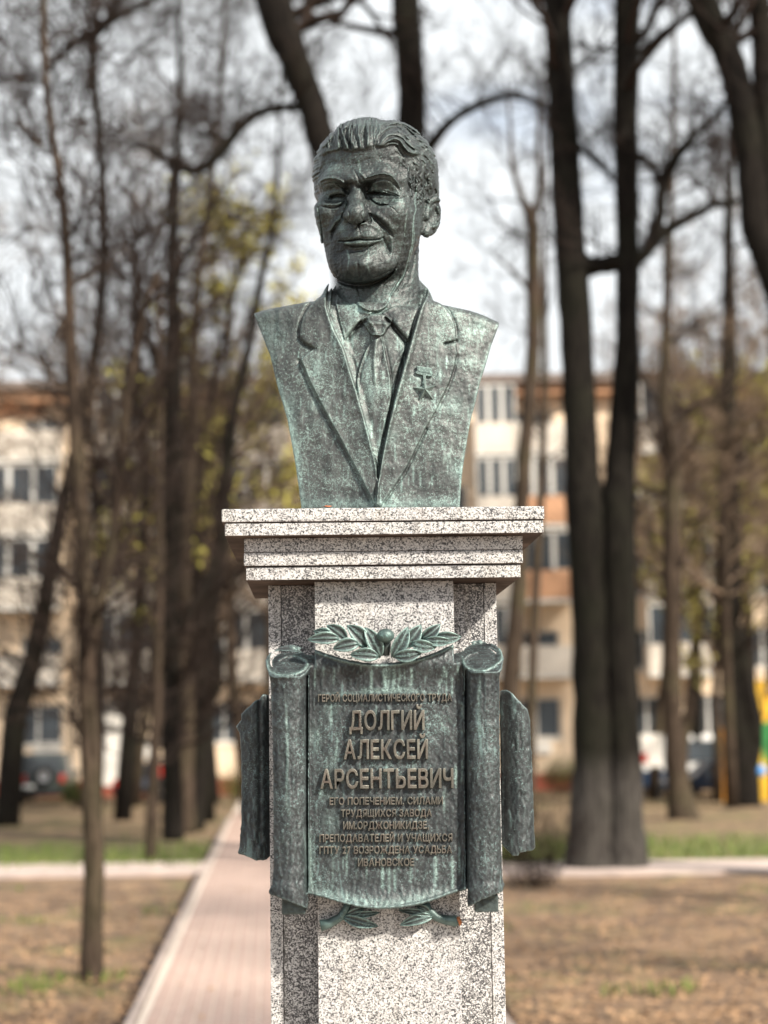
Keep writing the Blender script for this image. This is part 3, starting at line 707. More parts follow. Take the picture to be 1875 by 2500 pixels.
    lines([(1080, 170), (1032, 340), (985, 500), (935, 690), (890, 860), (852, 1030), (828, 1180), (812, 1330), (806, 1420)], 9, [-5 * mm, -9 * mm, -10 * mm, -10 * mm, -9 * mm, -8 * mm, -7 * mm, -6 * mm, -6 * mm], taper=False)
    # shirt collar wings
    A([(585, 30), (560, 150), (585, 270), (618, 385), (655, 340), (700, 275), (770, 222), (800, 212), (700, 160), (630, 90)], 6.5 * mm, edge=2.2, smooth=False)
    A([(1110, 50), (1085, 180), (1050, 300), (1012, 385), (960, 330), (900, 262), (850, 215), (930, 170), (1020, 110)], 6.5 * mm, edge=2.2, smooth=False)
    lines([(640, 370), (690, 310), (745, 262)], 15, -12 * mm, taper=False); lines([(880, 250), (930, 312), (1002, 398)], 16, -13 * mm, taper=False)
    lines([(690, 190), (780, 218), (860, 208), (960, 150), (1080, 70)], 9, 2.5 * mm); lines([(600, 60), (650, 130), (700, 180)], 9, 2.5 * mm)
    # tie
    knot = [(722, 262), (750, 236), (800, 222), (860, 226), (898, 246), (908, 276), (880, 312), (862, 345), (842, 356), (790, 352), (772, 338), (748, 300)]
    blade = [(786, 350), (842, 352), (862, 430), (886, 545), (905, 640), (908, 720), (895, 820), (872, 950), (846, 1080), (828, 1170), (806, 1120), (770, 990), (735, 860), (704, 740), (694, 660), (702, 580), (738, 470), (776, 395)]
    A(blade, 10.5 * mm, edge=3); A(knot, 14 * mm, edge=4)
    lines([(745, 255), (790, 290), (815, 350)], 10, 3 * mm); lines([(840, 240), (850, 290), (842, 345)], 10, -2 * mm); lines([(730, 260), (760, 300), (785, 345)], 8, -4 * mm); lines([(760, 262), (800, 280), (900, 280)], 8, 2 * mm)
    lines([(815, 360), (808, 430), (800, 520), (812, 700)], 12, 4.5 * mm); lines([(842, 370), (850, 450), (835, 540)], 11, -4 * mm); lines([(788, 360), (765, 450), (722, 560), (700, 680)], 9, -4.5 * mm)
    lines([(868, 400), (890, 520), (908, 640), (912, 740)], 8, -3 * mm); lines([(880, 480), (895, 600), (898, 700)], 9, 2 * mm)
    # shirt creases
    lines([(1000, 430), (950, 500), (900, 600)], 10, 2 * mm); lines([(640, 430), (690, 520), (700, 620)], 9, 2 * mm); lines([(1010, 460), (960, 560), (925, 660)], 8, -2 * mm); B((700, 360), 30, 60, -3 * mm); B((920, 370), 30, 40, -2 * mm)
    # the medal sits in a shallow sunk field
    A([(380, 480) if 0 else (1050, 535), (1185, 545), (1190, 620), (1140, 640), (1200, 690), (1170, 770), (1070, 765), (1035, 690), (1090, 640), (1040, 600)], -1.0 * mm, edge=2.5)
    # worn skin of the casting
    cv.H += .0006 * lumps(cv.X, cv.Y, 16, 21) + .00028 * lumps(cv.X, cv.Y, 5, 22) + .00022 * lumps(cv.X, cv.Y * .6, 2.4, 23)
    K.relief(cv, ymax=TY + .02, w=.035)
    K.cut_outline(top, k=.002); K.cut_outline(side, k=.002)
    V, Q = K.mesh(); px, py = project(V)
    def mask(P, sm=True, front=True):
        d = Draw((600, 640, 1240, 1262), (600, 680), .3918, .8); d.area(P, 1.0, edge=1.0, smooth=sm); m = d.look(px, py) > .5; return m & (V[:, 1] < TY + .0)
    part = np.zeros(len(V), int)
    part[mask(shirt)] = 3; part[mask(LL, False)] = 1; part[mask(RL, False)] = 2; part[mask([(585, 30), (560, 150), (585, 270), (618, 385), (655, 340), (700, 275), (770, 222), (800, 212), (850, 215), (900, 262), (960, 330), (1012, 385), (1050, 300), (1085, 180), (1110, 50), (1060, -10), (900, 60), (700, 60), (600, 0)], False)] = 4
    part[mask(blade)] = 5; part[mask(knot)] = 5
    # verdigris: runs along edges and at the foot
    s = Draw((600, 640, 1240, 1262), (600, 680), .3918, .8)
    s.line([(520, 200), (560, 320), (620, 450), (660, 600), (710, 760), (760, 930), (800, 1100), (815, 1200)], 24, .16, taper=False)
    s.line([(343, 506), (400, 640), (530, 890), (670, 1150), (800, 1410)], 8, .3, taper=False); s.line([(290, 700), (280, 850), (300, 1000), (330, 1300)], 32, .42)
    s.line([(200, 650), (260, 880), (310, 1150), (345, 1420)], 22, .55, taper=False); s.line([(1530, 420), (1460, 650), (1400, 900), (1350, 1200), (1335, 1400)], 16, .5, taper=False)
    s.line([(345, 1400), (800, 1405), (1335, 1395)], 30, .42, smooth=False, taper=False); s.line([(640, 200), (650, 160), (700, 170), (690, 240)], 26, .85); s.line([(690, 190), (790, 218), (860, 205)], 9, .8)
    s.line([(985, -10), (930, 80), (900, 160), (860, 200)], 9, .9); s.line([(770, 480), (760, 620), (790, 800)], 22, .4); s.blob((440, 560), 50, 70, .4); s.blob((1330, 520), 130, 22, .35); s.blob((1290, 790), 70, 60, .35); s.blob((1330, 1190), 60, 50, .5); s.blob((150, 350), 90, 120, .3)
    s.line([(1090, 200), (1110, 60)], 12, .4, smooth=False)
    rr = random.Random(12)
    for i in range(110):
        x = rr.uniform(120, 1480); y = rr.uniform(240, 1300); l = rr.uniform(25, 130); s.line([(x, y), (x + rr.uniform(-3, 3), y + l / 2), (x + rr.uniform(-5, 5), y + l)], rr.uniform(2.5, 7), rr.uniform(.25, .75))
    for i in range(26): s.blob((rr.uniform(140, 1480), rr.uniform(220, 1380)), rr.uniform(20, 60), rr.uniform(14, 50), rr.uniform(.15, .4))
    st = np.clip(s.look(px, py), 0, 1)
    dt = Draw((600, 640, 1240, 1262), (600, 680), .3918, .8)
    return V, Q, part, st, K
VOX = .0022
M_BR = bronze_mat('bronze_jacket', (.024, .028, .030), (.072, .076, .075), (.24, .335, .31), .42, .42, .46)
M_HD = bronze_mat('bronze_face', (.010, .013, .015), (.048, .052, .052), (.115, .18, .17), .40, .4, .44, .7)
bust = empty('bronze_bust', at_y(926, 1262, TY), 'green-grey bronze bust of a smiling man in suit and tie, atop the pedestal', 'bust')
VOX = .0018
V, Q, ish, st, HK = build_head()
VOX = .0021
fh = ish[Q].sum(1) >= 2
for nm, keep in (('head', ~fh), ('hair', fh)):
    u, q = split_mesh(V, Q, keep)
    link(nm, mesh_np(nm, V[u], q, attrs={'stain': st[u]}), bust, M_HD)
V, Q, part, st, TK = build_torso()
fp = np.median(part[Q], axis=1).astype(int)
for nm, i in (('jacket', 0), ('lapel', 1), ('lapel', 2), ('shirt', 3), ('shirt_collar', 4), ('necktie', 5)):
    u, q = split_mesh(V, Q, fp == i)
    link(nm, mesh_np(nm, V[u], q, attrs={'stain': st[u]}), bust, M_BR)
# medal on the right-hand lapel: ribbon bar, link, star
MC = lambda x, y: (990 + x * .0663, 860 + y * .0663)
def on_torso(px, py, off=0.0):
    p = TK.hit(px, py)[0]; return p - np.array([0, off, 0])
def torso_patch(name, outline, th, parent, mat, bev=.0006):
    P = [on_torso(*MC(x, y)) for x, y in outline]; ym = float(np.median([p[1] for p in P]))
    P = [at_y(*MC(x, y), ym) for x, y in outline]
    # tilt to the chest
    xs = np.array([p[0] for p in P]); Yh = np.array([on_torso(*MC(x, y))[1] for x, y in outline]); k = np.polyfit(xs - xs.mean(), Yh, 1)
    mb = MB(); mb.prism([(p[0], p[2]) for p in P], -th, .004)
    mb.v = [(v[0], v[1] + k[1] + k[0] * (v[0] - xs.mean()), v[2]) for v in mb.v]
    return mb.build(name, mat, parent, bevel=bev)
M_MD = bronze_mat('bronze_medal', (.010, .013, .015), (.045, .052, .052), (.22, .34, .31), .35, .2, .34)
medal = torso_patch('medal', [(410, 520), (960, 600), (1010, 820), (960, 900), (700, 880), (420, 820), (350, 760), (430, 700)], .007, bust, M_MD)
torso_patch('ribbon', [(450, 560), (900, 610), (930, 790), (820, 790), (480, 740)], .008, medal, M_MD)
torso_patch('ring', [(640, 860), (760, 860), (740, 1010), (760, 1180), (620, 1180), (660, 1010)], .006, medal, M_MD)
sc_, sr_, si_ = (715, 1395), 455, 175
star = []
for i in range(10):
    r_ = sr_ if i % 2 == 0 else si_; a_ = rad(96 + 36 * i); star.append((sc_[0] + r_ * math.cos(a_), sc_[1] - r_ * math.sin(a_)))
p0 = [on_torso(*MC(x, y)) for x, y in star]; ym = float(np.median([p[1] for p in p0])) - .002
P = [at_y(*MC(x, y), ym) for x, y in star]; cpt = at_y(*MC(*sc_), ym) - np.array([0, .014, 0])
xs = np.array([p[0] for p in P]); kk = np.polyfit(xs - xs.mean(), np.array([p[1] for p in p0]), 1)[0]
mb = MB(); n_ = len(P); VV = [cpt] + P + [p + np.array([0, .006, 0]) for p in P]
VV = [np.array([v[0], v[1] + kk * (v[0] - xs.mean()), v[2]]) for v in VV]
mb.poly(VV, [(0, 1 + i, 1 + (i + 1) % n_) for i in range(n_)] + [(1 + i, 1 + n_ + i, 1 + n_ + (i + 1) % n_, 1 + (i + 1) % n_) for i in range(n_)])
mb.build('star', M_BR, medal)
mb = MB()
hs_ = [on_torso(*MC(x, y), .010) for x, y in ((650, 1290), (760, 1330), (790, 1380), (700, 1420), (640, 1400))]
mb.tube(hs_, .0016, 6); mb.tube([on_torso(*MC(x, y), .011) for x, y in ((640, 1420), (780, 1280))], .0014, 6)
mb.build('emblem', M_BR, medal, smooth=True)
del HK
# ================================================================ pedestal of granite slabs
MON = at_y(936, 1400, 4.06); MON[2] = 0; MYAW = rad(2.3)
_mr = np.array([[math.cos(MYAW), math.sin(MYAW), 0], [-math.sin(MYAW), math.cos(MYAW), 0], [0, 0, 1.0]])    # world -> monument axes
def ml(px, py, yl):
    """monument coordinates of the point seen at that pixel on the monument's upright plane yl"""
    o = _mr @ (CAM - MON); d = _mr @ ray(px, py); return o + d * ((yl - o[1]) / d[1])
MM = Matrix.Translation(Vector(MON)) @ Matrix.Rotation(MYAW, 4, 'Z')
def granite_mat(name, dark=1.0, pink=0.0):
    m, t, b = new_mat(name); q = NT(t); geo = q.n('ShaderNodeTexCoord'); pos = geo.outputs['Object']
    wob = q.noise(pos, 90, 3, .6); wv = q.n('ShaderNodeVectorMath', {0: wob.outputs['Color'], 1: (.5, .5, .5)}, operation='SUBTRACT')
    wv = q.n('ShaderNodeVectorMath', {0: wv, 'Scale': .009}, operation='SCALE'); v = q.n('ShaderNodeVectorMath', {0: pos, 1: wv}, operation='ADD')
    v1 = q.n('ShaderNodeTexVoronoi', {'Vector': v, 'Scale': 400.0}); v2 = q.n('ShaderNodeTexVoronoi', {'Vector': v, 'Scale': 620.0})
    c1 = q.n('ShaderNodeSeparateColor', {0: v1.outputs['Color']}); c2 = q.n('ShaderNodeSeparateColor', {0: v2.outputs['Color']})
    big = q.noise(pos, 5, 3, .5); cl = q.noise(pos, 34, 3, .6)
    f1 = q.math('ADD', c1.outputs[0], q.math('MULTIPLY', q.math('SUBTRACT', cl, .5), .8))
    body = q.ramp(f1, [(0.0, (.05, .05, .054)), (.16 * dark, (.05, .05, .054)), (.21 * dark, (.15, .15, .155)), (.36 * dark, (.30, .295, .295)), (.50, (.50, .495, .49)), (1.0, (.64, .64, .635))])
    fine = q.ramp(c2.outputs[1], [(0.0, .22), (.12, .30), (.17, .92), (1.0, 1.05)])
    col = q.mix(.85, body, fine, 'MULTIPLY')
    tn = q.ramp(big, [(.35, (1.0, .985, .96)), (.65, (.95, .935, .94))]); col = q.mix(1.0, col, tn, 'MULTIPLY')
    # weather stains running down
    st = q.n('ShaderNodeMapping', {'Vector': pos, 'Scale': (1, 1, .08)}); sn = q.noise(st, 24, 4, .6)
    col = q.mix(q.ramp(sn, [(.55, 0.0), (.75, .25)]), col, (.36, .31, .25))
    q.t.links.new(col.outputs[2], b.inputs['Base Color'])
    b.inputs['Roughness'].default_value = .42
    bp = q.n('ShaderNodeBump', {'Height': q.noise(pos, 420, 2, .5), 'Strength': .25, 'Distance': .0008}); q.l(bp, b.inputs['Normal'])
    return m
M_GR = granite_mat('granite'); M_GRD = granite_mat('granite_grey_shaded', 1.85)  # greyer stone of the recessed panel, darkened further to paint in its shade
M_JOINT = plain_mat('joint_mortar', (.10, .085, .07), .9)
ped = empty('granite_pedestal', MON, 'tall speckled grey granite pedestal with stepped cap slabs, carrying the bust and the scroll plaque', 'pedestal', rz=MYAW)
def slab(name, x0, x1, y0, y1, z0, z1, bev=.0018, mat=None, parent=None):
    mb = MB(); mb.box(((x0 + x1) / 2, (y0 + y1) / 2, (z0 + z1) / 2), (x1 - x0, y1 - y0, z1 - z0))
    return mb.build(name, mat or M_GR, parent or ped, bevel=bev, M=MM)
M_UND = plain_mat('shaded_stone_underside', (.085, .062, .052), .9, 0, .5, 9, .3)  # brown unspeckled stone, darkened to paint in the shade under the slabs
def shade_underside(o):
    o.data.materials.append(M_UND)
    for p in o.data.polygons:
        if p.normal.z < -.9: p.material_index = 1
def px_slab(name, xl, xr, ytop, ybot, yf, depth, bev=.0018):
    a = ml(xl, ybot, yf); b = ml(xr, ytop, yf); zt = ml((xl + xr) / 2, ytop, yf)[2]; zb = ml((xl + xr) / 2, ybot, yf)[2]
    x0 = ml(xl, (ytop + ybot) / 2, yf)[0]; x1 = ml(xr, (ytop + ybot) / 2, yf)[0]
    o = slab(name, x0, x1, yf, yf + depth, zb, zt, bev); shade_underside(o); return o
YC = -.37          # front of the cap
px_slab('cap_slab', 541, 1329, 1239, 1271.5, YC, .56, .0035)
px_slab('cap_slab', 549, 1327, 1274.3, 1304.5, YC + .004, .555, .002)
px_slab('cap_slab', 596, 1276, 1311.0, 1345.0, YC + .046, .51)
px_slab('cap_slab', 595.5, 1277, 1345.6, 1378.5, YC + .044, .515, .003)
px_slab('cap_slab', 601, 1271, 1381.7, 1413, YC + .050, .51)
ztop = ml(936, 1413, YC + .05)[2]
slab('joint', ml(552, 1272, YC)[0], ml(1322, 1272, YC)[0], YC + .012, .30, ml(936, 1276, YC)[2] - .001, ml(936, 1270, YC)[2], 0, M_JOINT)
slab('joint', ml(605, 1380, YC + .05)[0], ml(1268, 1380, YC + .05)[0], YC + .062, .20, ml(936, 1384, YC + .05)[2], ml(936, 1376, YC + .05)[2], 0, M_JOINT)
ztj = ml(936, 1303, YC)[2]
slab('joint', ml(605, 1310, YC + .05)[0], ml(1268, 1310, YC + .05)[0], YC + .075, .20, ml(936, 1314, YC + .05)[2], ztj, 0, M_JOINT)
YR = -.185; YP = YR - .085          # recessed front, proud centre slab
xl, xr = ml(655, 1430, YR)[0], ml(1211, 1430, YR)[0]; jt = .028
cl_, cr_ = ml(768, 1450, YP)[0], ml(1107.5, 1450, YP)[0]
slab('side_slab', xl, xl + jt, YR, YR + .50, .12, ztop, .0015); slab('side_slab', xr - jt, xr, YR, YR + .50, .12, ztop, .0015)
slab('front_panel', xl + jt + .0012, xr - jt - .0012, YR + .0015, YR + .035, .12, ztop - .001, .001, M_GRD)
slab('core', xl + jt + .003, xr - jt - .003, YR + .036, YR + .46, .12, ztop - .002, 0, M_JOINT)
slab('back_panel', xl + jt + .0012, xr - jt - .0012, YR + .465, YR + .499, .12, ztop - .001, .001)
slab('pilaster', cl_, cr_, YP, YR, .12, ztop - .0005, .0016)
slab('plinth', xl - .14, xr + .14, YP - .14, YR + .62, 0.0, .12, .004)
leaf_m = plain_mat('dry_leaf', (.42, .13, .05), .8)
# ================================================================ bronze scroll plaque
PQ = lambda P: np.array(P, float) * .4581 + np.array((560, 1500))
YS = float((np.linalg.inv(_mr) @ np.array([0, YP - .045, 0]))[1] + MON[1])     # face of the sheet (world y, near the middle)
M_PQ = bronze_mat('bronze_plaque', (.012, .015, .018), (.042, .046, .048), (.18, .275, .27), .18, .34, .42, .8)
M_LT = bronze_mat('bronze_letters', (.028, .020, .017), (.082, .058, .047), (.22, .24, .20), .25, .15, .34, .6)
M_DK = plain_mat('bronze_leaves', (.060, .078, .076), .42, .45, .5, 55, .2)
def in_mon(yl, px=936): return None
def mon_pt(px, py, yl):
    p = ml(px, py, yl); return np.array(MM @ Vector(p))
plaque = empty('scroll_plaque', mon_pt(940, 2200, YP), 'dark bronze plaque shaped as an unrolled scroll with raised Cyrillic lettering, on the pedestal front', 'plaque')
def build_plaque():
    lo = np.minimum(mon_pt(640, 2235, -.40), mon_pt(640, 2235, -.2)); hi = mon_pt(1240, 1548, -.225)
    K = Clay((lo[0], mon_pt(940, 1900, -.385)[1] - .02, lo[2]), (hi[0] + .02, mon_pt(940, 1900, -.20)[1], hi[2]), .0021)
    P = lambda x, y, yl: mon_pt(*PQ((x, y)), yl)
    ysf = YP - .052
    n = np.array(MM.to_3x3() @ Vector((0, 1, 0))); p0 = P(800, 800, ysf); xc, _, _ = P(838, 800, ysf)
    ex = np.array(MM.to_3x3() @ Vector((1, 0, 0)))
    hw = abs((P(1262, 800, ysf) - P(838, 800, ysf)) @ ex)
    def sheet(X, Y, Z):
        d = (X - p0[0]) * n[0] + (Y - p0[1]) * n[1]; u = ((X - xc) * ex[0] + (Y - p0[1]) * ex[1]) / hw
        zz = (Z - P(838, 265, ysf)[2]) / .1
        f = .012 * u * u - .004 - .010 * np.exp(-((zz) / .25) ** 2)          # slightly bowed, lip curling out at the top
        zb = (Z - P(838, 1560, ysf)[2]) / .1; f = f - .012 * np.exp(-(zb / .25) ** 2)
        return (np.abs(d - f - .012) - .0125).astype(np.float32) + 0 * Z
    K.put((P(400, 0, ysf)[0] - .02, K.lo[1], K.lo[2]), (P(1290, 0, ysf)[0] + .01, K.ax[1][-1], K.ax[2][-1]), sheet, k=.002)
    # the two rolls, flaring at their ends; slanted top faces
    yr = YP - .048
    for cx, x0, x1, cyd, rx in ((314, 303, 322, 268, 1), (1354, 1350, 1362, 243, -1)):
        pts = [P(x0, cyd - 75, yr), P(cx - 3 * rx, cyd + 25, yr), P(cx, cyd + 90, yr), P(cx + 2, 600, yr), P(cx + 3, 1000, yr), P(cx + 4, 1380, yr), P(cx, 1470, yr), P(cx, 1600, yr)]
        K.rope(pts, [.0495, .0485, .0425, .041, .0415, .043, .0475, .050], k=.004)
        c = P((305 if rx == 1 else 1350), cyd, yr - .002); nn = np.array([0, -.62, .78]); nn /= np.linalg.norm(nn)
        def cut(X, Y, Z): return (-((X - c[0]) * nn[0] + (Y - c[1]) * nn[1] + (Z - c[2]) * nn[2])).astype(np.float32) + 0 * X
        a = P(x0, cyd, yr); K.put(a - np.array([.056, .07, .02]), a + np.array([.056, .07, .12]), lambda X, Y, Z: np.where((cut(X, Y, Z) < 0) & (Y < a[1] + .045), cut(X, Y, Z), .05).astype(np.float32), k=.0, op='cut')
    out = [(190, 235), (212, 197), (268, 172), (340, 160), (400, 170), (470, 193), (540, 217), (620, 240), (700, 256), (800, 264), (900, 255), (1000, 235), (1100, 202), (1180, 165), (1250, 140), (1330, 135), (1400, 155), (1445, 195), (1462, 240), (1455, 285), (1441, 312),
           (1440, 600), (1442, 900), (1448, 1200), (1455, 1400), (1465, 1442), (1455, 1478), (1400, 1500), (1340, 1522), (1270, 1562), (1268, 1475), (1258, 1467), (1180, 1490), (1100, 1520), (1000, 1550), (900, 1565), (800, 1570), (700, 1560), (600, 1535), (500, 1505),
           (415, 1487), (421, 1530), (417, 1577), (350, 1545), (280, 1520), (215, 1492), (208, 1478), (228, 1440), (236, 1300), (232, 800), (225, 500), (218, 350), (203, 292)]
    K.cut_outline(PQ(out), k=.003)
    mm = .001
    cv = Draw((640, 1550, 1240, 2250), (560, 1500), .4581, .6); L, A, B = cv.line, cv.area, cv.blob
    # rims and spirals of the roll ends
    L([(200, 250), (215, 300), (270, 322), (340, 318), (400, 290), (415, 262), (400, 240), (350, 222), (300, 225), (262, 245)], 7, 3.2 * mm, taper=False)
    A([(215, 240), (235, 205), (290, 195), (370, 205), (300, 215), (258, 240), (270, 300), (225, 280)], -13 * mm, edge=4)
    A([(300, 245), (340, 232), (390, 245), (395, 275), (355, 300), (300, 300), (290, 270)], -12 * mm, edge=3); L([(298, 300), (293, 262), (320, 238), (330, 250), (326, 295)], 5, 5 * mm, taper=False); L([(352, 262), (385, 258)], 5, 3 * mm)
    L([(1245, 240), (1262, 278), (1320, 300), (1380, 290), (1435, 255), (1452, 220), (1440, 185), (1400, 160)], 7, 3.2 * mm, taper=False); L([(1245, 240), (1280, 212), (1330, 200)], 6, 3 * mm)
    A([(1275, 240), (1300, 215), (1350, 205), (1400, 225), (1395, 255), (1340, 275), (1290, 268)], -12 * mm, edge=3); A([(1390, 180), (1425, 205), (1420, 240), (1405, 225), (1380, 200)], -12 * mm, edge=4)
    L([(1310, 212), (1325, 232), (1325, 268)], 5, 4.5 * mm, taper=False); L([(1350, 210), (1358, 240), (1362, 270)], 5, 4 * mm, taper=False)
    # lip along the top and bottom of the sheet
    L([(330, 172), (400, 180), (470, 203), (540, 228), (620, 250), (700, 266), (800, 274), (900, 266), (1000, 245), (1100, 213), (1180, 176), (1260, 150), (1340, 146)], 8, 4 * mm, taper=False)
    L([(420, 1480), (500, 1500), (600, 1530), (700, 1553), (800, 1562), (900, 1556), (1000, 1540), (1100, 1510), (1180, 1480), (1255, 1460)], 8, 3 * mm, taper=False)
    # seams beside the rolls
    L([(413, 330), (412, 700), (412, 1100), (414, 1480)], 5, -6 * mm, taper=False); L([(1262, 300), (1263, 700), (1264, 1100), (1266, 1470)], 6, -7 * mm, taper=False)
    L([(424, 330), (424, 800), (424, 1450)], 5, 3 * mm, taper=False)
    # hollow under the rolls
    A([(235, 1503), (290, 1522), (350, 1547), (410, 1570), (340, 1560), (260, 1520)], -9 * mm, edge=3)
    rnd = random.Random(9)
    for i in range(46):
        x = rnd.choice([rnd.uniform(225, 405), rnd.uniform(1270, 1440)]); y = rnd.uniform(330, 1400); L([(x, y), (x + rnd.uniform(-6, 6), y + 50), (x + rnd.uniform(-8, 8), y + 110)], rnd.uniform(5, 9), rnd.choice([-.9, .8]) * mm)
    cv.H += .0006 * lumps(cv.X, cv.Y * .5, 6, 31) + .0004 * lumps(cv.X, cv.Y * .6, 2.6, 32)
    K.relief(cv, w=.02)
    V, Q = K.mesh(); px, py = project(V)
    s = Draw((640, 1550, 1240, 2250), (560, 1500), .4581, .6)
    rr = random.Random(3)
    for i in range(40):                          # runs of verdigris
        x = rr.uniform(430, 1250); y = rr.choice([275, 275, 330, 470, 620, 780, 930, 980, 1230, 1290, 1300]) + rr.uniform(-10, 10); l = rr.uniform(40, 190)
        if 300 < x < 1250: s.line([(x, y), (x + rr.uniform(-4, 4), y + l * .5), (x + rr.uniform(-6, 6), y + l)], rr.uniform(3, 7), rr.uniform(.3, .85))
    for x in (835, 850, 880, 820, 870, 905): s.line([(x, 280), (x + 4, 330), (x + rr.uniform(-10, 10), 410)], 8, .55)
    for x, y, l in ((815, 1350, 120), (850, 1350, 140), (880, 1350, 130), (1100, 1280, 170), (1188, 1290, 180), (755, 280, 120), (970, 280, 110), (1205, 800, 120)): s.line([(x, y), (x + 2, y + l / 2), (x, y + l)], 7, .9)
    s.line([(690, 400), (800, 405), (920, 398), (1000, 405)], 12, .6); s.line([(470, 425), (700, 418), (1000, 415), (1180, 430)], 8, .35)
    s.line([(420, 1440), (500, 1475), (700, 1530), (850, 1545), (1000, 1520), (1200, 1460)], 30, .45); s.line([(418, 1150), (430, 1300), (430, 1480)], 22, .5)
    s.line([(1120, 540), (1140, 600), (1170, 615)], 7, .5); s.line([(1080, 540), (1150, 545), (1195, 585)], 6, .4)
    s.line([(330, 175), (470, 205), (620, 252), (800, 276), (1000, 247), (1180, 178), (1340, 148)], 10, .55, taper=False)
    s.line([(200, 250), (215, 300), (270, 322), (340, 318), (400, 290), (415, 262), (400, 240), (350, 222)], 9, .6, taper=False); s.line([(1245, 240), (1262, 278), (1320, 300), (1380, 290), (1435, 255), (1452, 220), (1440, 185)], 9, .6, taper=False)
    s.line([(300, 420), (310, 700), (306, 900), (318, 1100)], 7, .5); s.line([(1335, 330), (1330, 500), (1340, 700)], 8, .5)
    for y in range(500, 1300, 150): s.blob((rr.uniform(440, 560), y), 40, 60, .25)
    return V, Q, np.clip(s.look(px, py) * .8, 0, 1), px, py, K
V, Q, st, px, py, PK = build_plaque()
X_l, X_r = PQ((413, 0))[0], PQ((1263, 0))[0]
cxq = px[Q].mean(1); dome = V[Q][:, :, 1].mean(1)
for nm, keep in (('sheet', (cxq > X_l) & (cxq < X_r)), ('left_roll', cxq <= X_l), ('right_roll', cxq >= X_r)):
    u, q = split_mesh(V, Q, keep); link('roll' if 'roll' in nm else nm, mesh_np(nm, V[u], q, attrs={'stain': st[u]}), plaque, M_PQ)
# core bars showing under the rolls
for x, y in ((345, 1548), (1368, 1535)):
    a = mon_pt(*PQ((x, y)), YP - .035); mb = MB(); mb.box(a, (.050, .05, .036)); mb.build('roll_core', M_DK, plaque, bevel=.003)
# scrolls curling round the sides
def side_roll(name, outline, hollow, x0, x1, y0, y1, depth):
    xa, xb = min(p[0] for p in outline), max(p[0] for p in outline); ya, yb = min(p[1] for p in outline), max(p[1] for p in outline)
    lo = mon_pt(xa - 6, yb + 6, depth - .05); hi = mon_pt(xb + 6, ya - 6, depth + .06)
    K = Clay((lo[0], lo[1], lo[2]), hi + np.array([.004, 0, .004]), .0022); r = (xb - xa) * .00088 * .5
    xm = (xa + xb) / 2
    K.rope([mon_pt(xm, ya - 30, depth), mon_pt(xm - 2 * x0, (ya + yb) / 2, depth), mon_pt(xm, yb + 30, depth)], [r * 1.08, r * 1.0, r * 1.15], k=0)
    K.cut_outline(outline, k=.002)
    cv = Draw((xa - 8, ya - 8, xb + 8, yb + 8), step=.8); pass
    rnd = random.Random(int(xa))
    for i in range(26):
        x = rnd.uniform(xa + 8, xb - 8); y = rnd.uniform(ya + 60, yb - 40); cv.line([(x, y), (x + rnd.uniform(-4, 4), y + 12), (x + rnd.uniform(-6, 6), y + 30)], rnd.uniform(2, 4), rnd.choice([-.0013, .001]))
    cv.line([(x1, y0), (x1 + 1, (y0 + y1) / 2), (x1 + 2, y1)], 5, -.003, taper=False)
    cv.H += .0006 * lumps(cv.X, cv.Y * .5, 6, 5) + .0004 * lumps(cv.X, cv.Y, 2.4, 6)
    K.relief(cv, w=.03); V, Q = K.mesh(); px, py = project(V)
    return link(name, mesh_np(name, V, Q, attrs={'stain': np.zeros(len(V))}), plaque, M_PQ)
f5 = lambda P: [(570 + .208 * x, 1660 + .208 * y) for x, y in P]
side_roll('side_scroll', f5([(90, 400), (230, 270), (350, 165), (430, 185), (470, 260), (470, 2020), (440, 2040), (390, 2110), (265, 2122), (200, 2085), (48, 2035), (72, 1950), (92, 1700), (96, 1000), (80, 700), (70, 620), (28, 552), (95, 470)]),
          f5([(60, 2036), (200, 1990), (330, 1985), (480, 1965), (480, 2060), (390, 2104), (265, 2115), (205, 2078)]), 1, 633, 1700, 2060, .0 + YR - .02 + .06)
f6 = lambda P: [(1100 + .2532 * x, 1560 + .2532 * y) for x, y in P]
side_roll('side_scroll', f6([(470, 500), (545, 488), (600, 530), (740, 680), (768, 780), (775, 1000), (785, 1250), (800, 1600), (805, 1850), (820, 2012), (800, 2035), (668, 2060), (655, 2092), (600, 2090), (520, 2010), (480, 1950), (470, 1500)]),
          f6([(515, 1965), (600, 1975), (700, 1985), (815, 2012), (700, 2040), (668, 2060), (600, 2080), (525, 2010)]), -1, 1232, 1700, 2050, YR + .04)

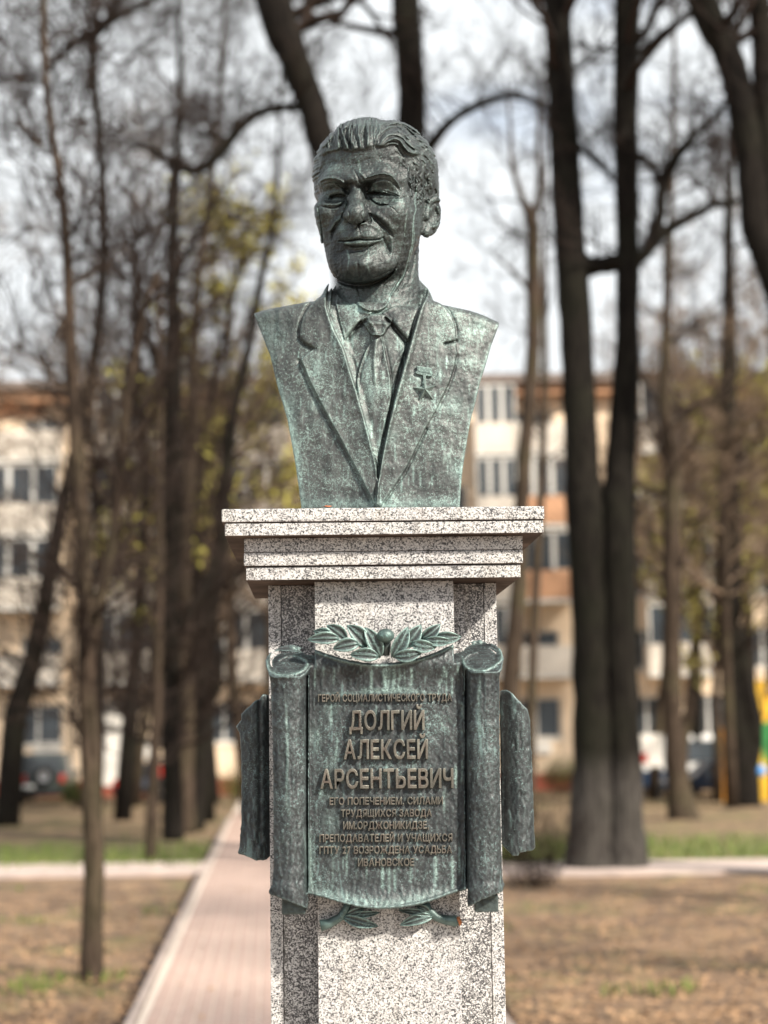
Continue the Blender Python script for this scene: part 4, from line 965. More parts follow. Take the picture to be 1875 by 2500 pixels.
# ---- laurel leaves
def leaf(base, tip, w, yl, parent, name='leaf', lift=.010, M=None, cup=.35):
    """one cast leaf: pointed outline, midrib, cupped halves; pixels -> a plane of the monument"""
    b, t = np.array(base, float), np.array(tip, float); d = t - b; Ln = np.hypot(*d); nrm = np.array([-d[1], d[0]]) / Ln
    nu, nv = 11, 9; V = []; F = []
    for i in range(nu):
        u = i / (nu - 1); hw = w / 2 * (math.sin(math.pi * min(1, u * .96 + .04) ** .85) ** .8) * (1 if u < .98 else .05)
        for j in range(nv):
            v = j / (nv - 1) * 2 - 1
            p = b + d * u + nrm * v * hw + nrm * w * .10 * math.sin(u * 3.1)
            h = lift * (math.sin(u * math.pi) ** .6) * (.55 + .55 * abs(v) ** 1.6) + .0035 * math.exp(-(v / .14) ** 2) + .004
            V.append(mon_pt(p[0], p[1], yl - h))
    m = len(V)
    for i in range(nu):
        u = i / (nu - 1); hw = w / 2 * (math.sin(math.pi * min(1, u * .96 + .04) ** .85) ** .8)
        for j in range(nv):
            v = j / (nv - 1) * 2 - 1; p = b + d * u + nrm * v * hw * .96 + nrm * w * .10 * math.sin(u * 3.1); V.append(mon_pt(p[0], p[1], yl - .0005))
    for i in range(nu - 1):
        for j in range(nv - 1):
            a = i * nv + j; F.append((a, a + 1, a + nv + 1, a + nv)); F.append((m + a, m + a + nv, m + a + nv + 1, m + a + 1))
        for j in (0, nv - 1):
            a = i * nv + j; F.append((a, a + nv, m + a + nv, m + a))
    for i in (0, nu - 1):
        for j in range(nv - 1):
            a = i * nv + j; F.append((a, m + a, m + a + 1, a + 1))
    mb = MB(); mb.poly(V, F); o = mb.build(name, M or M_LF, parent, smooth=True); at = o.data.attributes.new('stain', 'FLOAT', 'POINT')
    for q_ in range(len(o.data.vertices)):
        i_, j_ = (q_ % m) // nv, (q_ % m) % nv; at.data[q_].value = .6 if (j_ in (0, nv - 1) or q_ >= m) else (.3 if j_ in (1, nv - 2, nv // 2) else 0)
    return o
M_LF = bronze_mat('bronze_laurel', (.010, .014, .015), (.038, .046, .046), (.16, .28, .26), .22, .2, .34)
w7 = lambda x, y: (640 + .3617 * x, 1490 + .3617 * y)
yw = YP - .070
spray = link('laurel_spray', MB().tube([mon_pt(*w7(x, y), yw + .002) for x, y in ((800, 315), (700, 255), (590, 205), (480, 185), (380, 190))], [.004, .004, .0035, .003, .002], 8).build('tmp', M_LF).data, plaque)
spray2 = link('laurel_spray', MB().tube([mon_pt(*w7(x, y), yw + .002) for x, y in ((880, 315), (950, 260), (1050, 195), (1150, 180), (1270, 185))], [.004, .004, .0035, .003, .002], 8).build('tmp', M_LF).data, plaque)
for o in [o for o in bpy.data.objects if o.name.startswith('tmp')]: bpy.data.objects.remove(o)
for b, t, w, k in (((480, 185), (345, 140), 62, 0), ((570, 200), (432, 100), 74, 0), ((715, 240), (570, 98), 86, 0), ((800, 312), (690, 112), 84, .004), ((520, 190), (302, 200), 66, .006), ((650, 225), (475, 262), 74, .008), ((785, 312), (590, 300), 72, .008)):
    leaf(w7(*b), w7(*t), w * .47, yw - k, spray)
for b, t, w, k in (((880, 312), (985, 108), 80, .004), ((950, 245), (1075, 95), 84, 0), ((1080, 190), (1205, 92), 66, 0), ((1180, 175), (1344, 180), 66, .003), ((1100, 200), (1290, 208), 54, .006), ((1010, 225), (1180, 248), 70, .008), ((895, 312), (1085, 280), 70, .008)):
    leaf(w7(*b), w7(*t), w * .47, yw - k, spray2)
c = mon_pt(*w7(833, 172), YP - .085); bm = bmesh.new(); bmesh.ops.create_uvsphere(bm, u_segments=20, v_segments=12, radius=.0165); bmesh.ops.scale(bm, vec=(1.15, 1, .95), verts=bm.verts); bmesh.ops.translate(bm, vec=Vector(c), verts=bm.verts)
me = bpy.data.meshes.new('boss'); bm.to_mesh(me); bm.free(); me.polygons.foreach_set('use_smooth', [True] * len(me.polygons)); boss = link('boss', me, plaque, M_LF)
mb = MB(); mb.tube([mon_pt(*w7(833, 195), YP - .068), mon_pt(*w7(835, 245), YP - .064), mon_pt(*w7(835, 305), YP - .062)], [.012, .011, .008], 12); mb.build('boss_stem', M_DK, plaque, smooth=True)
# stalks and leaves under the sheet
b3 = lambda x, y: (570 + .2411 * x, 2080 + .2411 * y); b4 = lambda x, y: (900 + .2411 * x, 2080 + .2411 * y); yb_ = YP - .014
st1 = MB().tube([mon_pt(*b3(x, y), yb_) for x, y in ((1180, 470), (1140, 580), (1080, 660), (970, 725), (880, 745))], [.008, .0085, .009, .010, .0125], 12, wob=.12).build('stalk', M_LF, plaque, smooth=True)
st2 = MB().tube([mon_pt(*b4(x, y), yb_) for x, y in ((560, 480), (610, 590), (690, 660), (790, 690), (880, 700), (925, 690))], [.008, .0085, .009, .0105, .0125, .008], 12, wob=.12).build('stalk', M_LF, plaque, smooth=True)
MB().tube([mon_pt(*b4(x, y), yb_ - .003) for x, y in ((902, 702), (935, 688))], [.0118, .0075], 10).build('stalk_end', plain_mat('rubbed_bronze', (.40, .15, .06), .4, .6, .3, 40), st2, smooth=True)
for b, t, w in ((b3(1110, 660), b3(1470, 750), 28), (b3(1180, 640), b3(1490, 610), 17), (b3(1150, 640), b3(1330, 560), 20)): leaf(b, t, w, yb_, st1)
for b, t, w in ((b4(650, 650), b4(310, 745), 28), (b4(640, 640), b4(290, 590), 17), (b4(620, 620), b4(480, 545), 20)): leaf(b, t, w, yb_, st2)

# ---- raised letters, one by one
_gl = {}
def glyph(ch):
    if ch in _gl: return _gl[ch]
    cu = bpy.data.curves.new('letter', 'FONT'); cu.body = ch; cu.extrude = .5; cu.offset = 0.0; cu.bevel_depth = .022; cu.bevel_resolution = 1; cu.resolution_u = 4
    o = bpy.data.objects.new('tmp', cu); C.objects.link(o); bpy.context.view_layer.update()
    me = bpy.data.meshes.new_from_object(o.evaluated_get(bpy.context.evaluated_depsgraph_get())); bpy.data.objects.remove(o)
    n = len(me.vertices); co = np.zeros(n * 3, np.float32); me.vertices.foreach_get('co', co); co = co.reshape(-1, 3)
    x0, x1 = co[:, 0].min(), co[:, 0].max(); co[:, 0] -= x0
    out = np.stack([co[:, 0], -co[:, 2], co[:, 1]], 1); me.vertices.foreach_set('co', out.ravel().astype(np.float32)); me.update(); me.name = 'letter'
    me.materials.clear(); me.materials.append(M_LT)
    _gl[ch] = (me, float(x1 - x0)); return _gl[ch]
def cap_height():
    me, w = glyph('Н'); co = np.array([v.co[:] for v in me.vertices]); return co[:, 2].max()
CAPH = cap_height()
i5 = lambda x, y: (640 + .3617 * x, 1660 + .3617 * y)
def text_line(txt, x0, x1, y0, y1, slope=-.012, dep=.010):
    unit = []; gap = .10; x = 0; space = .34
    for ch in txt:
        if ch == ' ': x += space; continue
        me, w = glyph(ch); unit.append((ch, x, w)); x += w + gap
    tot = x - gap; pa = i5(x0, (y0 + y1) / 2); pb = i5(x1, (y0 + y1) / 2)
    for ch, u, w in unit:
        px = pa[0] + (pb[0] - pa[0]) * (u + w / 2) / tot; ym = i5(0, y1)[1] + slope * (px - pa[0])
        s = mon_pt(px, ym, YP - .06); hit = PK.hit(px, ym - 10)[0]
        yl = float((_mr @ (hit - MON))[1])
        a = mon_pt(px, ym, yl); top = mon_pt(px, ym - (i5(0, y1)[1] - i5(0, y0)[1]), yl); h = top[2] - a[2]
        sx = (pb[0] - pa[0]) / tot * (.00088)
        o = bpy.data.objects.new('letter', glyph(ch)[0]); C.objects.link(o); o.parent = plaque; o.matrix_parent_inverse = parent_inv(plaque)
        o.location = Vector(a) - (MM.to_3x3() @ Vector((w * sx / 2, 0, 0))); o.rotation_euler = (0, -rad(.0), MYAW); o.scale = (sx, dep * 2, h / CAPH)
for a in (("ГЕРОЙ СОЦИАЛИСТИЧЕСКОГО ТРУДА", 378, 1280, 97, 147, -.006, .007), ("ДОЛГИЙ", 588, 1095, 206, 336, -.006, .012), ("АЛЕКСЕЙ", 550, 1118, 402, 532, -.006, .012), ("АРСЕНТЬЕВИЧ", 392, 1290, 600, 730, -.006, .012),
          ("ЕГО ПОПЕЧЕНИЕМ, СИЛАМИ", 455, 1220, 792, 842, -.006, .007), ("ТРУДЯЩИХСЯ ЗАВОДА", 532, 1145, 874, 923, -.006, .007), ("ИМ.ОРДЖОНИКИДЗЕ,", 547, 1125, 955, 1006, -.006, .007),
          ("ПРЕПОДАВАТЕЛЕЙ И УЧАЩИХСЯ", 387, 1283, 1041, 1092, -.006, .007), ("ГПТУ 27 ВОЗРОЖДЕНА УСАДЬБА", 387, 1280, 1122, 1172, -.006, .007), ("ИВАНОВСКОЕ", 647, 1025, 1204, 1255, -.006, .007)):
    text_line(*a)
del PK
# ================================================================ ground, paths
def gpt(px, py): p = ground(px, py); return Vector((p[0], p[1], 0))
_a, _b = gpt(333, 2500), gpt(503, 2126)
_vp = ray(656, 1789); PD = Vector((_vp[0] / _vp[1], 1, 0)).normalized(); PNX = Vector((PD.y, -PD.x, 0))
PA = gpt(333, 2500); PW = (gpt(1222, 2500) - PA).dot(PNX)
def on_path(x, y, m=0.0):
    u = (Vector((x, y, 0)) - PA).dot(PNX); return -m < u < PW + m
CYL, CYR = ground(200, 2120)[1], ground(1700, 2112)[1]
def cross_y(x): return CYL + (x + 3) * .0 + (CYR - CYL) * np.clip((x + 3) / 8, 0, 1)
def on_cross(x, y, m=0.0): return abs(y - cross_y(x)) < 1.05 + m
m, t, b = new_mat('park_ground'); q = NT(t); geo = q.n('ShaderNodeNewGeometry'); pos = geo.outputs['Position']
n1 = q.noise(pos, .55, 5, .6); n2 = q.noise(pos, 5, 6, .65); n3 = q.noise(pos, 30, 5, .7)
lit = q.mix(q.ramp(n2, [(.35, 0.0), (.65, 1.0)]), (.095, .058, .038), (.32, .20, .115)); lit = q.mix(q.ramp(n3, [(.5, 0.0), (.68, .8)]), lit, (.44, .29, .17)); lit = q.mix(q.ramp(n3, [(.28, .9), (.42, 0.0)]), lit, (.05, .035, .028))
sep = q.n('ShaderNodeSeparateXYZ', {0: pos}); far = q.n('ShaderNodeMapRange', {0: sep.outputs[1], 1: 27.0, 2: 28.5, 3: 0.0, 4: 1.0}); far2 = q.n('ShaderNodeMapRange', {0: sep.outputs[1], 1: 31.0, 2: 36.0, 3: 1.0, 4: .10})
band = q.math('MULTIPLY', far, far2)
gm = q.math('ADD', q.ramp(q.math('ADD', n1, q.math('MULTIPLY', q.math('SUBTRACT', n2, .5), .6)), [(.53, 0.0), (.68, .65)]), q.math('MULTIPLY', band, 1.1), True)
lit = q.mix(q.ramp(q.noise(pos, 1.6, 4, .6), [(.42, .62), (.58, 0.0)]), lit, (.055, .035, .026)); lit = q.mix(q.ramp(q.noise(pos, 2.6, 5, .65), [(.55, 0.0), (.66, .7)]), lit, (.42, .28, .15)); gcol = q.mix(n3, (.06, .08, .016), (.16, .17, .045))
lit = q.mix(gm, lit, gcol); q.t.links.new(lit.outputs[2], b.inputs['Base Color']); b.inputs['Roughness'].default_value = .95
q.l(q.n('ShaderNodeBump', {'Height': n3, 'Strength': .6, 'Distance': .03}), b.inputs['Normal']); M_GROUND = m
rs = np.random.RandomState(5)
gx = np.concatenate([np.linspace(-300, -12, 14), np.linspace(-11, 11, 90), np.linspace(12, 300, 14)]); gy = np.concatenate([np.linspace(-60, 7, 12), np.linspace(7.4, 34, 120), np.linspace(36, 500, 30)])
GX, GY = np.meshgrid(gx, gy); GZ = .012 * lumps(GX, GY, 1.1, 2) + .02 * lumps(GX, GY, 4.0, 3) - .05
flat = np.abs(GY - 25.8) < 2.2; uu = (GX - PA.x) * PNX.x + (GY - PA.y) * PNX.y; flat |= (uu > -.5) & (uu < PW + .5); GZ[flat] = -.055; GZ[(GY > 45) | (GY < 7)] = -.05
nI, nJ = GX.shape; I = np.arange(nI * nJ).reshape(nI, nJ)
gf = np.stack([I[:-1, :-1], I[:-1, 1:], I[1:, 1:], I[1:, :-1]], -1).reshape(-1, 4)
g_o = link('ground', mesh_np('ground', np.stack([GX, GY, GZ], -1).reshape(-1, 3), gf), None, M_GROUND); tag(g_o, 'brown leaf-strewn park ground with thin grass', kind='structure')
M_SAND = plain_mat('joint_sand', (.60, .52, .45), .95, 0, .12, 20); M_PAVE = plain_mat('pink_paver', (.40, .285, .24), .85, 0, .16, 2.5, .2); M_KERB = plain_mat('kerb_concrete', (.34, .28, .25), .9, 0, .2, 5, .2)
def strip(name, pts4, z, mat, kind=True, parent=None):
    mb = MB(); mb.poly([(p[0], p[1], z) for p in pts4] + [(p[0], p[1], z - .09) for p in pts4], [(0, 1, 2, 3), (4, 7, 6, 5), (0, 4, 5, 1), (1, 5, 6, 2), (2, 6, 7, 3), (3, 7, 4, 0)])
    return mb.build(name, mat, parent)
L0, L1 = -12.0, 46.0
path = strip('path', [PA + PD * L0, PA + PNX * PW + PD * L0, PA + PNX * PW + PD * L1, PA + PD * L1], -.0045, M_SAND); tag(path, 'pink block-paved park path running away behind the pedestal', kind='structure')
M_CROSS = plain_mat('cross_paving', (.48, .39, .35), .9, 0, .14, 3, .1)
for s_, (xa, xb) in enumerate(((-60, None), (None, 60))):
    def ptx(yy, side): return (PA + PD * ((yy - PA.y) / PD.y)) + PNX * (0 if side == 0 else PW)
    y0, y1 = cross_y(-4 if s_ == 0 else 5) - 1.05, cross_y(-4 if s_ == 0 else 5) + 1.05
    if s_ == 0: P4 = [(-60, y0), (ptx(y0, 0).x - .02, y0), (ptx(y1, 0).x - .02, y1), (-60, y1)]
    else: P4 = [(ptx(y0, 1).x + .02, y0), (60, y0), (60, y1), (ptx(y1, 1).x + .02, y1)]
    tag(strip('cross_path', P4, .004, M_CROSS), 'pale pink paved path crossing behind the trees', kind='structure')
# pavers: near ones are single blocks, the far rest is one mesh
bw, bl, jt_ = .118, .20, .013
ncol = int(PW / bw); off = (PW - ncol * bw) / 2
mb = MB(); mb.box((0, 0, 0), (bw - jt_, bl - jt_, .055)); po = mb.build('paver_proto', M_PAVE, None, bevel=.004, segs=1); pm = po.data; bpy.data.objects.remove(po)
ang = math.atan2(-PD.x, PD.y); rnd = random.Random(8); cells = []
for r in range(int((44) / bl)):
    for c_ in range(ncol):
        u = off + (c_ + .5) * bw; v = -2.0 + r * bl + (bl / 2 if c_ % 2 else 0); p = PA + PNX * u + PD * v
        if p.y > 47: continue
        x, y = project(np.array([[p.x, p.y, 0.0]])); cells.append((p, float(x[0]), float(y[0])))
vis = [c_ for c_ in cells if -40 < c_[1] < 690 and c_[2] < 2530] + [c_ for c_ in cells if 1200 < c_[1] < 1900 and c_[2] < 2530]
vis.sort(key=lambda c_: -c_[2]); near = set(id(c_[0]) for c_ in vis[:290])
V_, F_ = [], []; co = np.array([v.co[:] for v in pm.vertices]); fa = [tuple(p.vertices) for p in pm.polygons]
box_v = np.array([(sx * (bw - jt_) / 2, sy * (bl - jt_) / 2, sz) for sz in (-.02, .0275) for sy in (-1, 1) for sx in (-1, 1)]); box_f = [(4, 5, 7, 6), (0, 1, 5, 4), (1, 3, 7, 5), (3, 2, 6, 7), (2, 0, 4, 6)]
R2 = np.array([[math.cos(ang), -math.sin(ang), 0], [math.sin(ang), math.cos(ang), 0], [0, 0, 1]])
for p, x, y in cells:
    dz = rnd.uniform(-.003, .003)
    if id(p) in near:
        o = bpy.data.objects.new('paver', pm); C.objects.link(o); o.parent = path; o.location = (p.x, p.y, -.0245 + dz); o.rotation_euler = (rnd.uniform(-.012, .012), rnd.uniform(-.012, .012), ang)
    else:
        n0 = len(V_) * 8; V_.append(box_v @ R2.T + np.array([p.x, p.y, -.0245 + dz])); F_.extend([tuple(i + n0 for i in f) for f in box_f])
me = bpy.data.meshes.new('pavers_beyond'); me.from_pydata(np.concatenate(V_).tolist(), [], F_); tag(link('distant_paving', me, path, M_PAVE), kind='stuff')
# kerbs
for side in (0, 1):
    for k in range(34):
        v0 = -3.0 + k * 1.0; y_ = (PA + PD * v0).y
        if y_ > cross_y(0) - 1.6 and y_ < cross_y(0) + 1.2: continue
        c0 = PA + PNX * (-.045 if side == 0 else PW + .045) + PD * (v0 + .5); mb = MB(); mb.box((c0.x, c0.y, -.02), (.07, .988, .09), None)
        mb.v = [tuple((Matrix.Rotation(ang, 3, 'Z') @ (Vector(v) - Vector((c0.x, c0.y, 0)))) + Vector((c0.x, c0.y, 0))) for v in mb.v]
        mb.build('kerb_stone', M_KERB, path, bevel=.006, segs=1)
M_SOIL_SHADE = plain_mat('shaded_soil', (.045, .030, .024), .95, 0, .3, 6, .3)  # soil strip, its dark colour paints the shadow line along the path edge
for u0 in (-.17, PW + .085): mb = MB(); q0, q1 = PA + PNX * u0 + PD * L0, PA + PNX * (u0 + .085) + PD * L0; q2, q3 = q1 + PD * 36, q0 + PD * 36; mb.poly([(p[0], p[1], z) for z in (-.015, -.09) for p in (q0, q1, q2, q3)], [(0, 1, 2, 3), (4, 7, 6, 5), (0, 4, 5, 1), (1, 5, 6, 2), (2, 6, 7, 3), (3, 7, 4, 0)]); mb.build('soil_edge_shade', M_SOIL_SHADE, path)
# fallen leaves and grass
M_LIT = plain_mat('fallen_leaves', (.32, .20, .115), .9, 0, .55, 3.0); M_GRS = plain_mat('grass_blades', (.115, .155, .03), .85, 0, .4, 1.5)
n = 42000; th = rs.uniform(-.36, .36, n); dist = 8.5 / (1 - rs.uniform(0, .74, n)); x = np.tan(th) * dist; y = dist
keep = ~((((x - PA.x) * PNX.x + (y - PA.y) * PNX.y) > -.1) & (((x - PA.x) * PNX.x + (y - PA.y) * PNX.y) < PW + .1) & (rs.rand(n) > .012)) & (np.abs(y - 25.8) > 1.6)
x, y = x[keep], y[keep]; n = len(x); a = rs.uniform(0, 6.28, n); s = rs.uniform(.014, .036, n); tl = rs.uniform(-.5, .5, (n, 2))
q4 = np.array([(-1, 0), (0, -.6), (1, 0), (0, .6)]); V_ = np.zeros((n, 4, 3))
for i in range(4):
    u, v = q4[i]; V_[:, i, 0] = x + s * (u * np.cos(a) - v * np.sin(a)); V_[:, i, 1] = y + s * (u * np.sin(a) + v * np.cos(a)); V_[:, i, 2] = .0 + .012 * lumps(x, y, 1.1, 2) - .02 + s * (.35 + u * tl[:, 0] + v * tl[:, 1])
onp = (((x - PA.x) * PNX.x + (y - PA.y) * PNX.y) > -.1) & (((x - PA.x) * PNX.x + (y - PA.y) * PNX.y) < PW + .1); V_[onp, :, 2] += .03
tag(link('fallen_leaves', mesh_np('fallen_leaves', V_.reshape(-1, 3), np.arange(n * 4).reshape(-1, 4), False), None, M_LIT), 'dry brown leaves scattered over the park ground', 'leaf litter', kind='stuff')
n = 46000; th = rs.uniform(-.34, .34, n); dist = 8.5 / (1 - rs.uniform(0, .77, n)); x = np.tan(th) * dist; y = dist
pn = lumps(x, y, 1.3, 44) + .6 * lumps(x, y, .5, 45); up = (x - PA.x) * PNX.x + (y - PA.y) * PNX.y
keep = ((pn > 1.25) | ((y > 27.5) & (y < 33.5) & (pn > -1.6))) & ~((up > -.12) & (up < PW + .12)) & (np.abs(y - 25.8) > 1.3); x, y = x[keep], y[keep]; n = len(x)
a = rs.uniform(0, 6.28, n); h = rs.uniform(.03, .09, n) * (1 + (y > 27)); w = .006 + .0004 * y; V_ = np.zeros((n, 3, 3)); lean = rs.normal(0, .4, (n, 2))
V_[:, 0, 0] = x - w * np.cos(a); V_[:, 0, 1] = y - w * np.sin(a); V_[:, 1, 0] = x + w * np.cos(a); V_[:, 1, 1] = y + w * np.sin(a); V_[:, 2, 0] = x + h * lean[:, 0]; V_[:, 2, 1] = y + h * lean[:, 1]; V_[:, 2, 2] = h; V_[:, :2, 2] = -.05
tag(link('grass', mesh_np('grass', V_.reshape(-1, 3), np.arange(n * 3).reshape(-1, 3), False), None, M_GRS), 'short spring grass growing in patches through the leaves', 'grass', kind='stuff')
# ================================================================ bare trees
M_BARK = bark_mat('dark_bark', (.006, .005, .0045), (.023, .019, .0155)); M_BARK2 = bark_mat('brown_bark', (.022, .016, .012), (.095, .068, .050)); M_BARKW = bark_mat('whitewashed_bark', (.006, .005, .0045), (.022, .019, .015), .30)
M_TWIG = plain_mat('twigs', (.030, .021, .017), .9, 0, .35, 1.2); M_TWIG2 = plain_mat('pale_twigs', (.19, .135, .095), .9, 0, .35, 1.2); M_BUD = plain_mat('spring_buds', (.46, .42, .09), .8, 0, .3, 2)
def px_pt(px, py, Y): return Vector(at_y(px, py, Y))
def tubes_np(segs, n=4):
    """tapered prisms between points: segs rows p0(3) p1(3) r0 r1"""
    A = np.array(segs); p0, p1, r0, r1 = A[:, :3], A[:, 3:6], A[:, 6], A[:, 7]
    t = p1 - p0; t /= np.linalg.norm(t, axis=1)[:, None] + 1e-9; h = np.where(np.abs(t[:, 2:3]) > .9, np.array([[1.0, 0, 0]]), np.array([[0, 0, 1.0]]))
    a = np.cross(t, h); a /= np.linalg.norm(a, axis=1)[:, None] + 1e-9; b_ = np.cross(t, a); m = len(A); V = np.zeros((m, 2 * n, 3))
    for k in range(n):
        d = a * math.cos(2 * math.pi * k / n) + b_ * math.sin(2 * math.pi * k / n); V[:, k] = p0 + d * r0[:, None]; V[:, n + k] = p1 + d * r1[:, None]
    base = np.arange(m)[:, None, None] * 2 * n; f = np.array([[k, (k + 1) % n, n + (k + 1) % n, n + k] for k in range(n)])[None]
    return V.reshape(-1, 3), (base + f).reshape(-1, 4)
def branch(segs, p, d, L, r, lev, rnd, up=.12, wild=.22, kids=(3, 5), maxlev=4, rmin=.004):
    """grow one limb and what it carries"""
    n = 5 if lev < 3 else 3; pts = [p.copy()]; q_ = p.copy(); dd = d.normalized()
    for i in range(n):
        dd = (dd + Vector((rnd.gauss(0, wild), rnd.gauss(0, wild), rnd.gauss(0, wild * .7) + up))).normalized(); nq = q_ + dd * (L / n)
        ra, rb = r * (1 - .75 * i / n), r * (1 - .75 * (i + 1) / n); segs.append((*q_, *nq, max(ra, rmin), max(rb, rmin))); q_ = nq; pts.append(nq)
    if lev >= maxlev: return
    for k in range(rnd.randint(*kids) + (1 if lev > 1 else 0)):
        f = rnd.uniform(.25, 1.0); i = min(n - 1, int(f * n)); s0 = pts[i].lerp(pts[i + 1], f * n - i if f < 1 else 1)
        ax = (pts[i + 1] - pts[i]).normalized(); side = ax.cross(Vector((rnd.gauss(0, 1), rnd.gauss(0, 1), rnd.gauss(0, 1)))).normalized()
        nd = (ax * rnd.uniform(.5, 1.0) + side * rnd.uniform(.5, 1.0)).normalized()
        branch(segs, s0, nd, L * rnd.uniform(.45, .68), r * (1 - .7 * f) * .62, lev + 1, rnd, up, wild, kids, maxlev, rmin)
def main_tube(pts, rads, n=14, seed=0):
    """a trunk with bark ridges, following the given line"""
    P = smooth_line([tuple(p) for p in pts], 5); rr = np.interp(np.linspace(0, 1, len(P)), np.linspace(0, 1, len(rads)), rads)
    mb = MB(); mb.tube([Vector(p) for p in P], list(rr), n, wob=.16, seed=seed); return mb, P, rr
def px_tree(label, stems, limbs=(), Y=25, seed=1, bark=None, twig=None, top_extra=True, crown=(6, 3.0), base_flare=1.35, group='bare trees of the park', twigs_on=(0.35, 1.0), n_side=10, side_len=2.0, fat=1.04):
    """a tree whose stems and main limbs follow the photograph; the finer crown is grown"""
    rnd = random.Random(seed); root = None; bark = bark or M_BARK; twig = twig or M_TWIG; segs = []
    for si, st_ in enumerate(stems):
        pts = [px_pt(x, y, Y) for x, y, w in st_]; rads = [w * fat / 2 * Y / FPX for x, y, w in st_]
        if si == 0 or st_[0][1] > 1850:
            pts[0].z = -.1
        if root is None: root = empty('bare_tree', (pts[0].x, pts[0].y, 0), label, 'tree', group)
        d = (pts[-1] - pts[-2]).normalized(); ext = pts[-1] + d * 2.6 + Vector((0, 0, 1.2)); 
        if top_extra: pts.append(ext); rads.append(rads[-1] * .7)
        mb, P, rr = main_tube(pts, rads, seed=seed + si); mb.build('trunk', bark, root, smooth=True)
        if top_extra:
            for k in range(crown[0]):
                a = rnd.uniform(0, 6.283); dd = Vector((math.cos(a), math.sin(a), rnd.uniform(.2, 1.0))).normalized(); i = rnd.randint(int(len(P) * .8), len(P) - 1)
                branch(segs, Vector(P[i]), dd, crown[1] * rnd.uniform(.7, 1.2), rr[i] * .45, 1, rnd, rmin=.006)
        for k in range(n_side):
            f = rnd.uniform(*twigs_on); i = min(len(P) - 1, int(f * (len(P) - 1))); a = rnd.uniform(0, 6.283)
            branch(segs, Vector(P[i]), Vector((math.cos(a), math.sin(a), rnd.uniform(-.1, .8))).normalized(), side_len * rnd.uniform(.5, 1.1), min(.05, rr[i] * .35), 2, rnd, rmin=.005)
    for j, lm in enumerate(limbs):
        pts = [px_pt(x, y, Y) for x, y, w, *rest in lm]; rads = [w * 1.3 / 2 * Y / FPX for x, y, w, *rest in lm]
        mb, P, rr = main_tube(pts, rads, 8, seed=seed + 20 + j); mb.build('limb', bark, root, smooth=True)
        for k in range(4 + int(len(P) / 3)):
            i = rnd.randint(1, len(P) - 1); a = rnd.uniform(0, 6.283); branch(segs, Vector(P[i]), Vector((math.cos(a), math.sin(a) * .5, rnd.uniform(-.2, 1))).normalized(), side_len * rnd.uniform(.4, .9), min(.03, rr[i] * .4), 2, rnd, rmin=.005)
    if segs:
        V, F = tubes_np(segs, 3); link('crown', mesh_np('crown', V, F, False), root, twig)
    return root
c1 = lambda P, w=.565: [(x * .565, y * .565, ww) for x, y, ww in P]                     # upper left crop
c2 = lambda P: [(1075 + x * .565, y * .565, ww) for x, y, ww in P]                      # upper right crop
c3 = lambda P: [(x * .565, 1250 + y * .565, ww) for x, y, ww in P]                      # lower left crop
c4 = lambda P: [(1075 + x * .565, 1250 + y * .565, ww) for x, y, ww in P]               # lower right crop
px_tree('thick dark double-trunked tree with whitened foot, right of the pedestal by the crossing path',
        [[(1446, 2118, 120), (1440, 2060, 98), (1447, 1815, 80), (1440, 1532, 78), (1428, 1250, 82), (1420, 1130, 72), (1408, 847, 70), (1391, 565, 68), (1374, 282, 62), (1360, 0, 62)],
         [(1522, 2112, 118), (1524, 2050, 90), (1521, 1815, 70), (1510, 1532, 76), (1507, 1250, 76), (1516, 1130, 64), (1531, 847, 52), (1531, 565, 50), (1528, 282, 56), (1531, 0, 60)]],
        [[(1420, 655, 40), (1465, 648, 34), (1515, 640, 40)], [(1520, 650, 34), (1566, 627, 26), (1617, 570, 24), (1696, 525, 18), (1753, 497, 14), (1810, 490, 8)],
         [(1600, 590, 24), (1612, 520, 22), (1617, 460, 22), (1640, 400, 20), (1690, 335, 16), (1740, 290, 12), (1775, 245, 8)], [(1545, 370, 14), (1590, 405, 14), (1612, 450, 14)], [(1550, 140, 16), (1590, 105, 14), (1630, 70, 12), (1674, 45, 10), (1720, 20, 8)],
         [(1405, 350, 14), (1440, 385, 10), (1490, 425, 8)]],
        Y=26.4, seed=3, bark=M_BARKW, fat=1.16, n_side=3, twigs_on=(.75, 1), side_len=1.6)
px_tree('straight dark tree whose trunk rises right behind the head of the bust', [[(935, 1955, 90), (940, 1500, 80), (948, 1000, 74), (965, 650, 70), (990, 430, 70), (1006, 300, 70), (1000, 150, 66), (990, 0, 68)]],
        [[(1040, 380, 26), (1058, 345, 24), (1109, 290, 18), (1177, 252, 17), (1244, 234, 15), (1300, 244, 13), (1340, 268, 12)]], Y=30, seed=8, n_side=2, twigs_on=(.9, 1), side_len=1.5)
px_tree('dark leaning tree crossing the sky up left of the head of the bust', [[(905, 1990, 100), (890, 1500, 92), (870, 900, 84), (835, 500, 80), (785, 339, 74), (760, 254, 72), (717, 141, 76), (667, 0, 92)]],
        [[(745, 262, 20), (700, 262, 17), (667, 265, 18), (627, 277, 20), (582, 316, 22), (542, 367, 22), (497, 407, 22), (463, 415, 20), (424, 396, 18), (362, 362, 14), (316, 356, 10)], [(563, 345, 12), (520, 330, 9), (470, 330, 7)],
         [(424, 396, 10), (415, 470, 12), (400, 560, 8)]], Y=27.8, seed=12, n_side=4, twigs_on=(.85, 1), side_len=1.8)
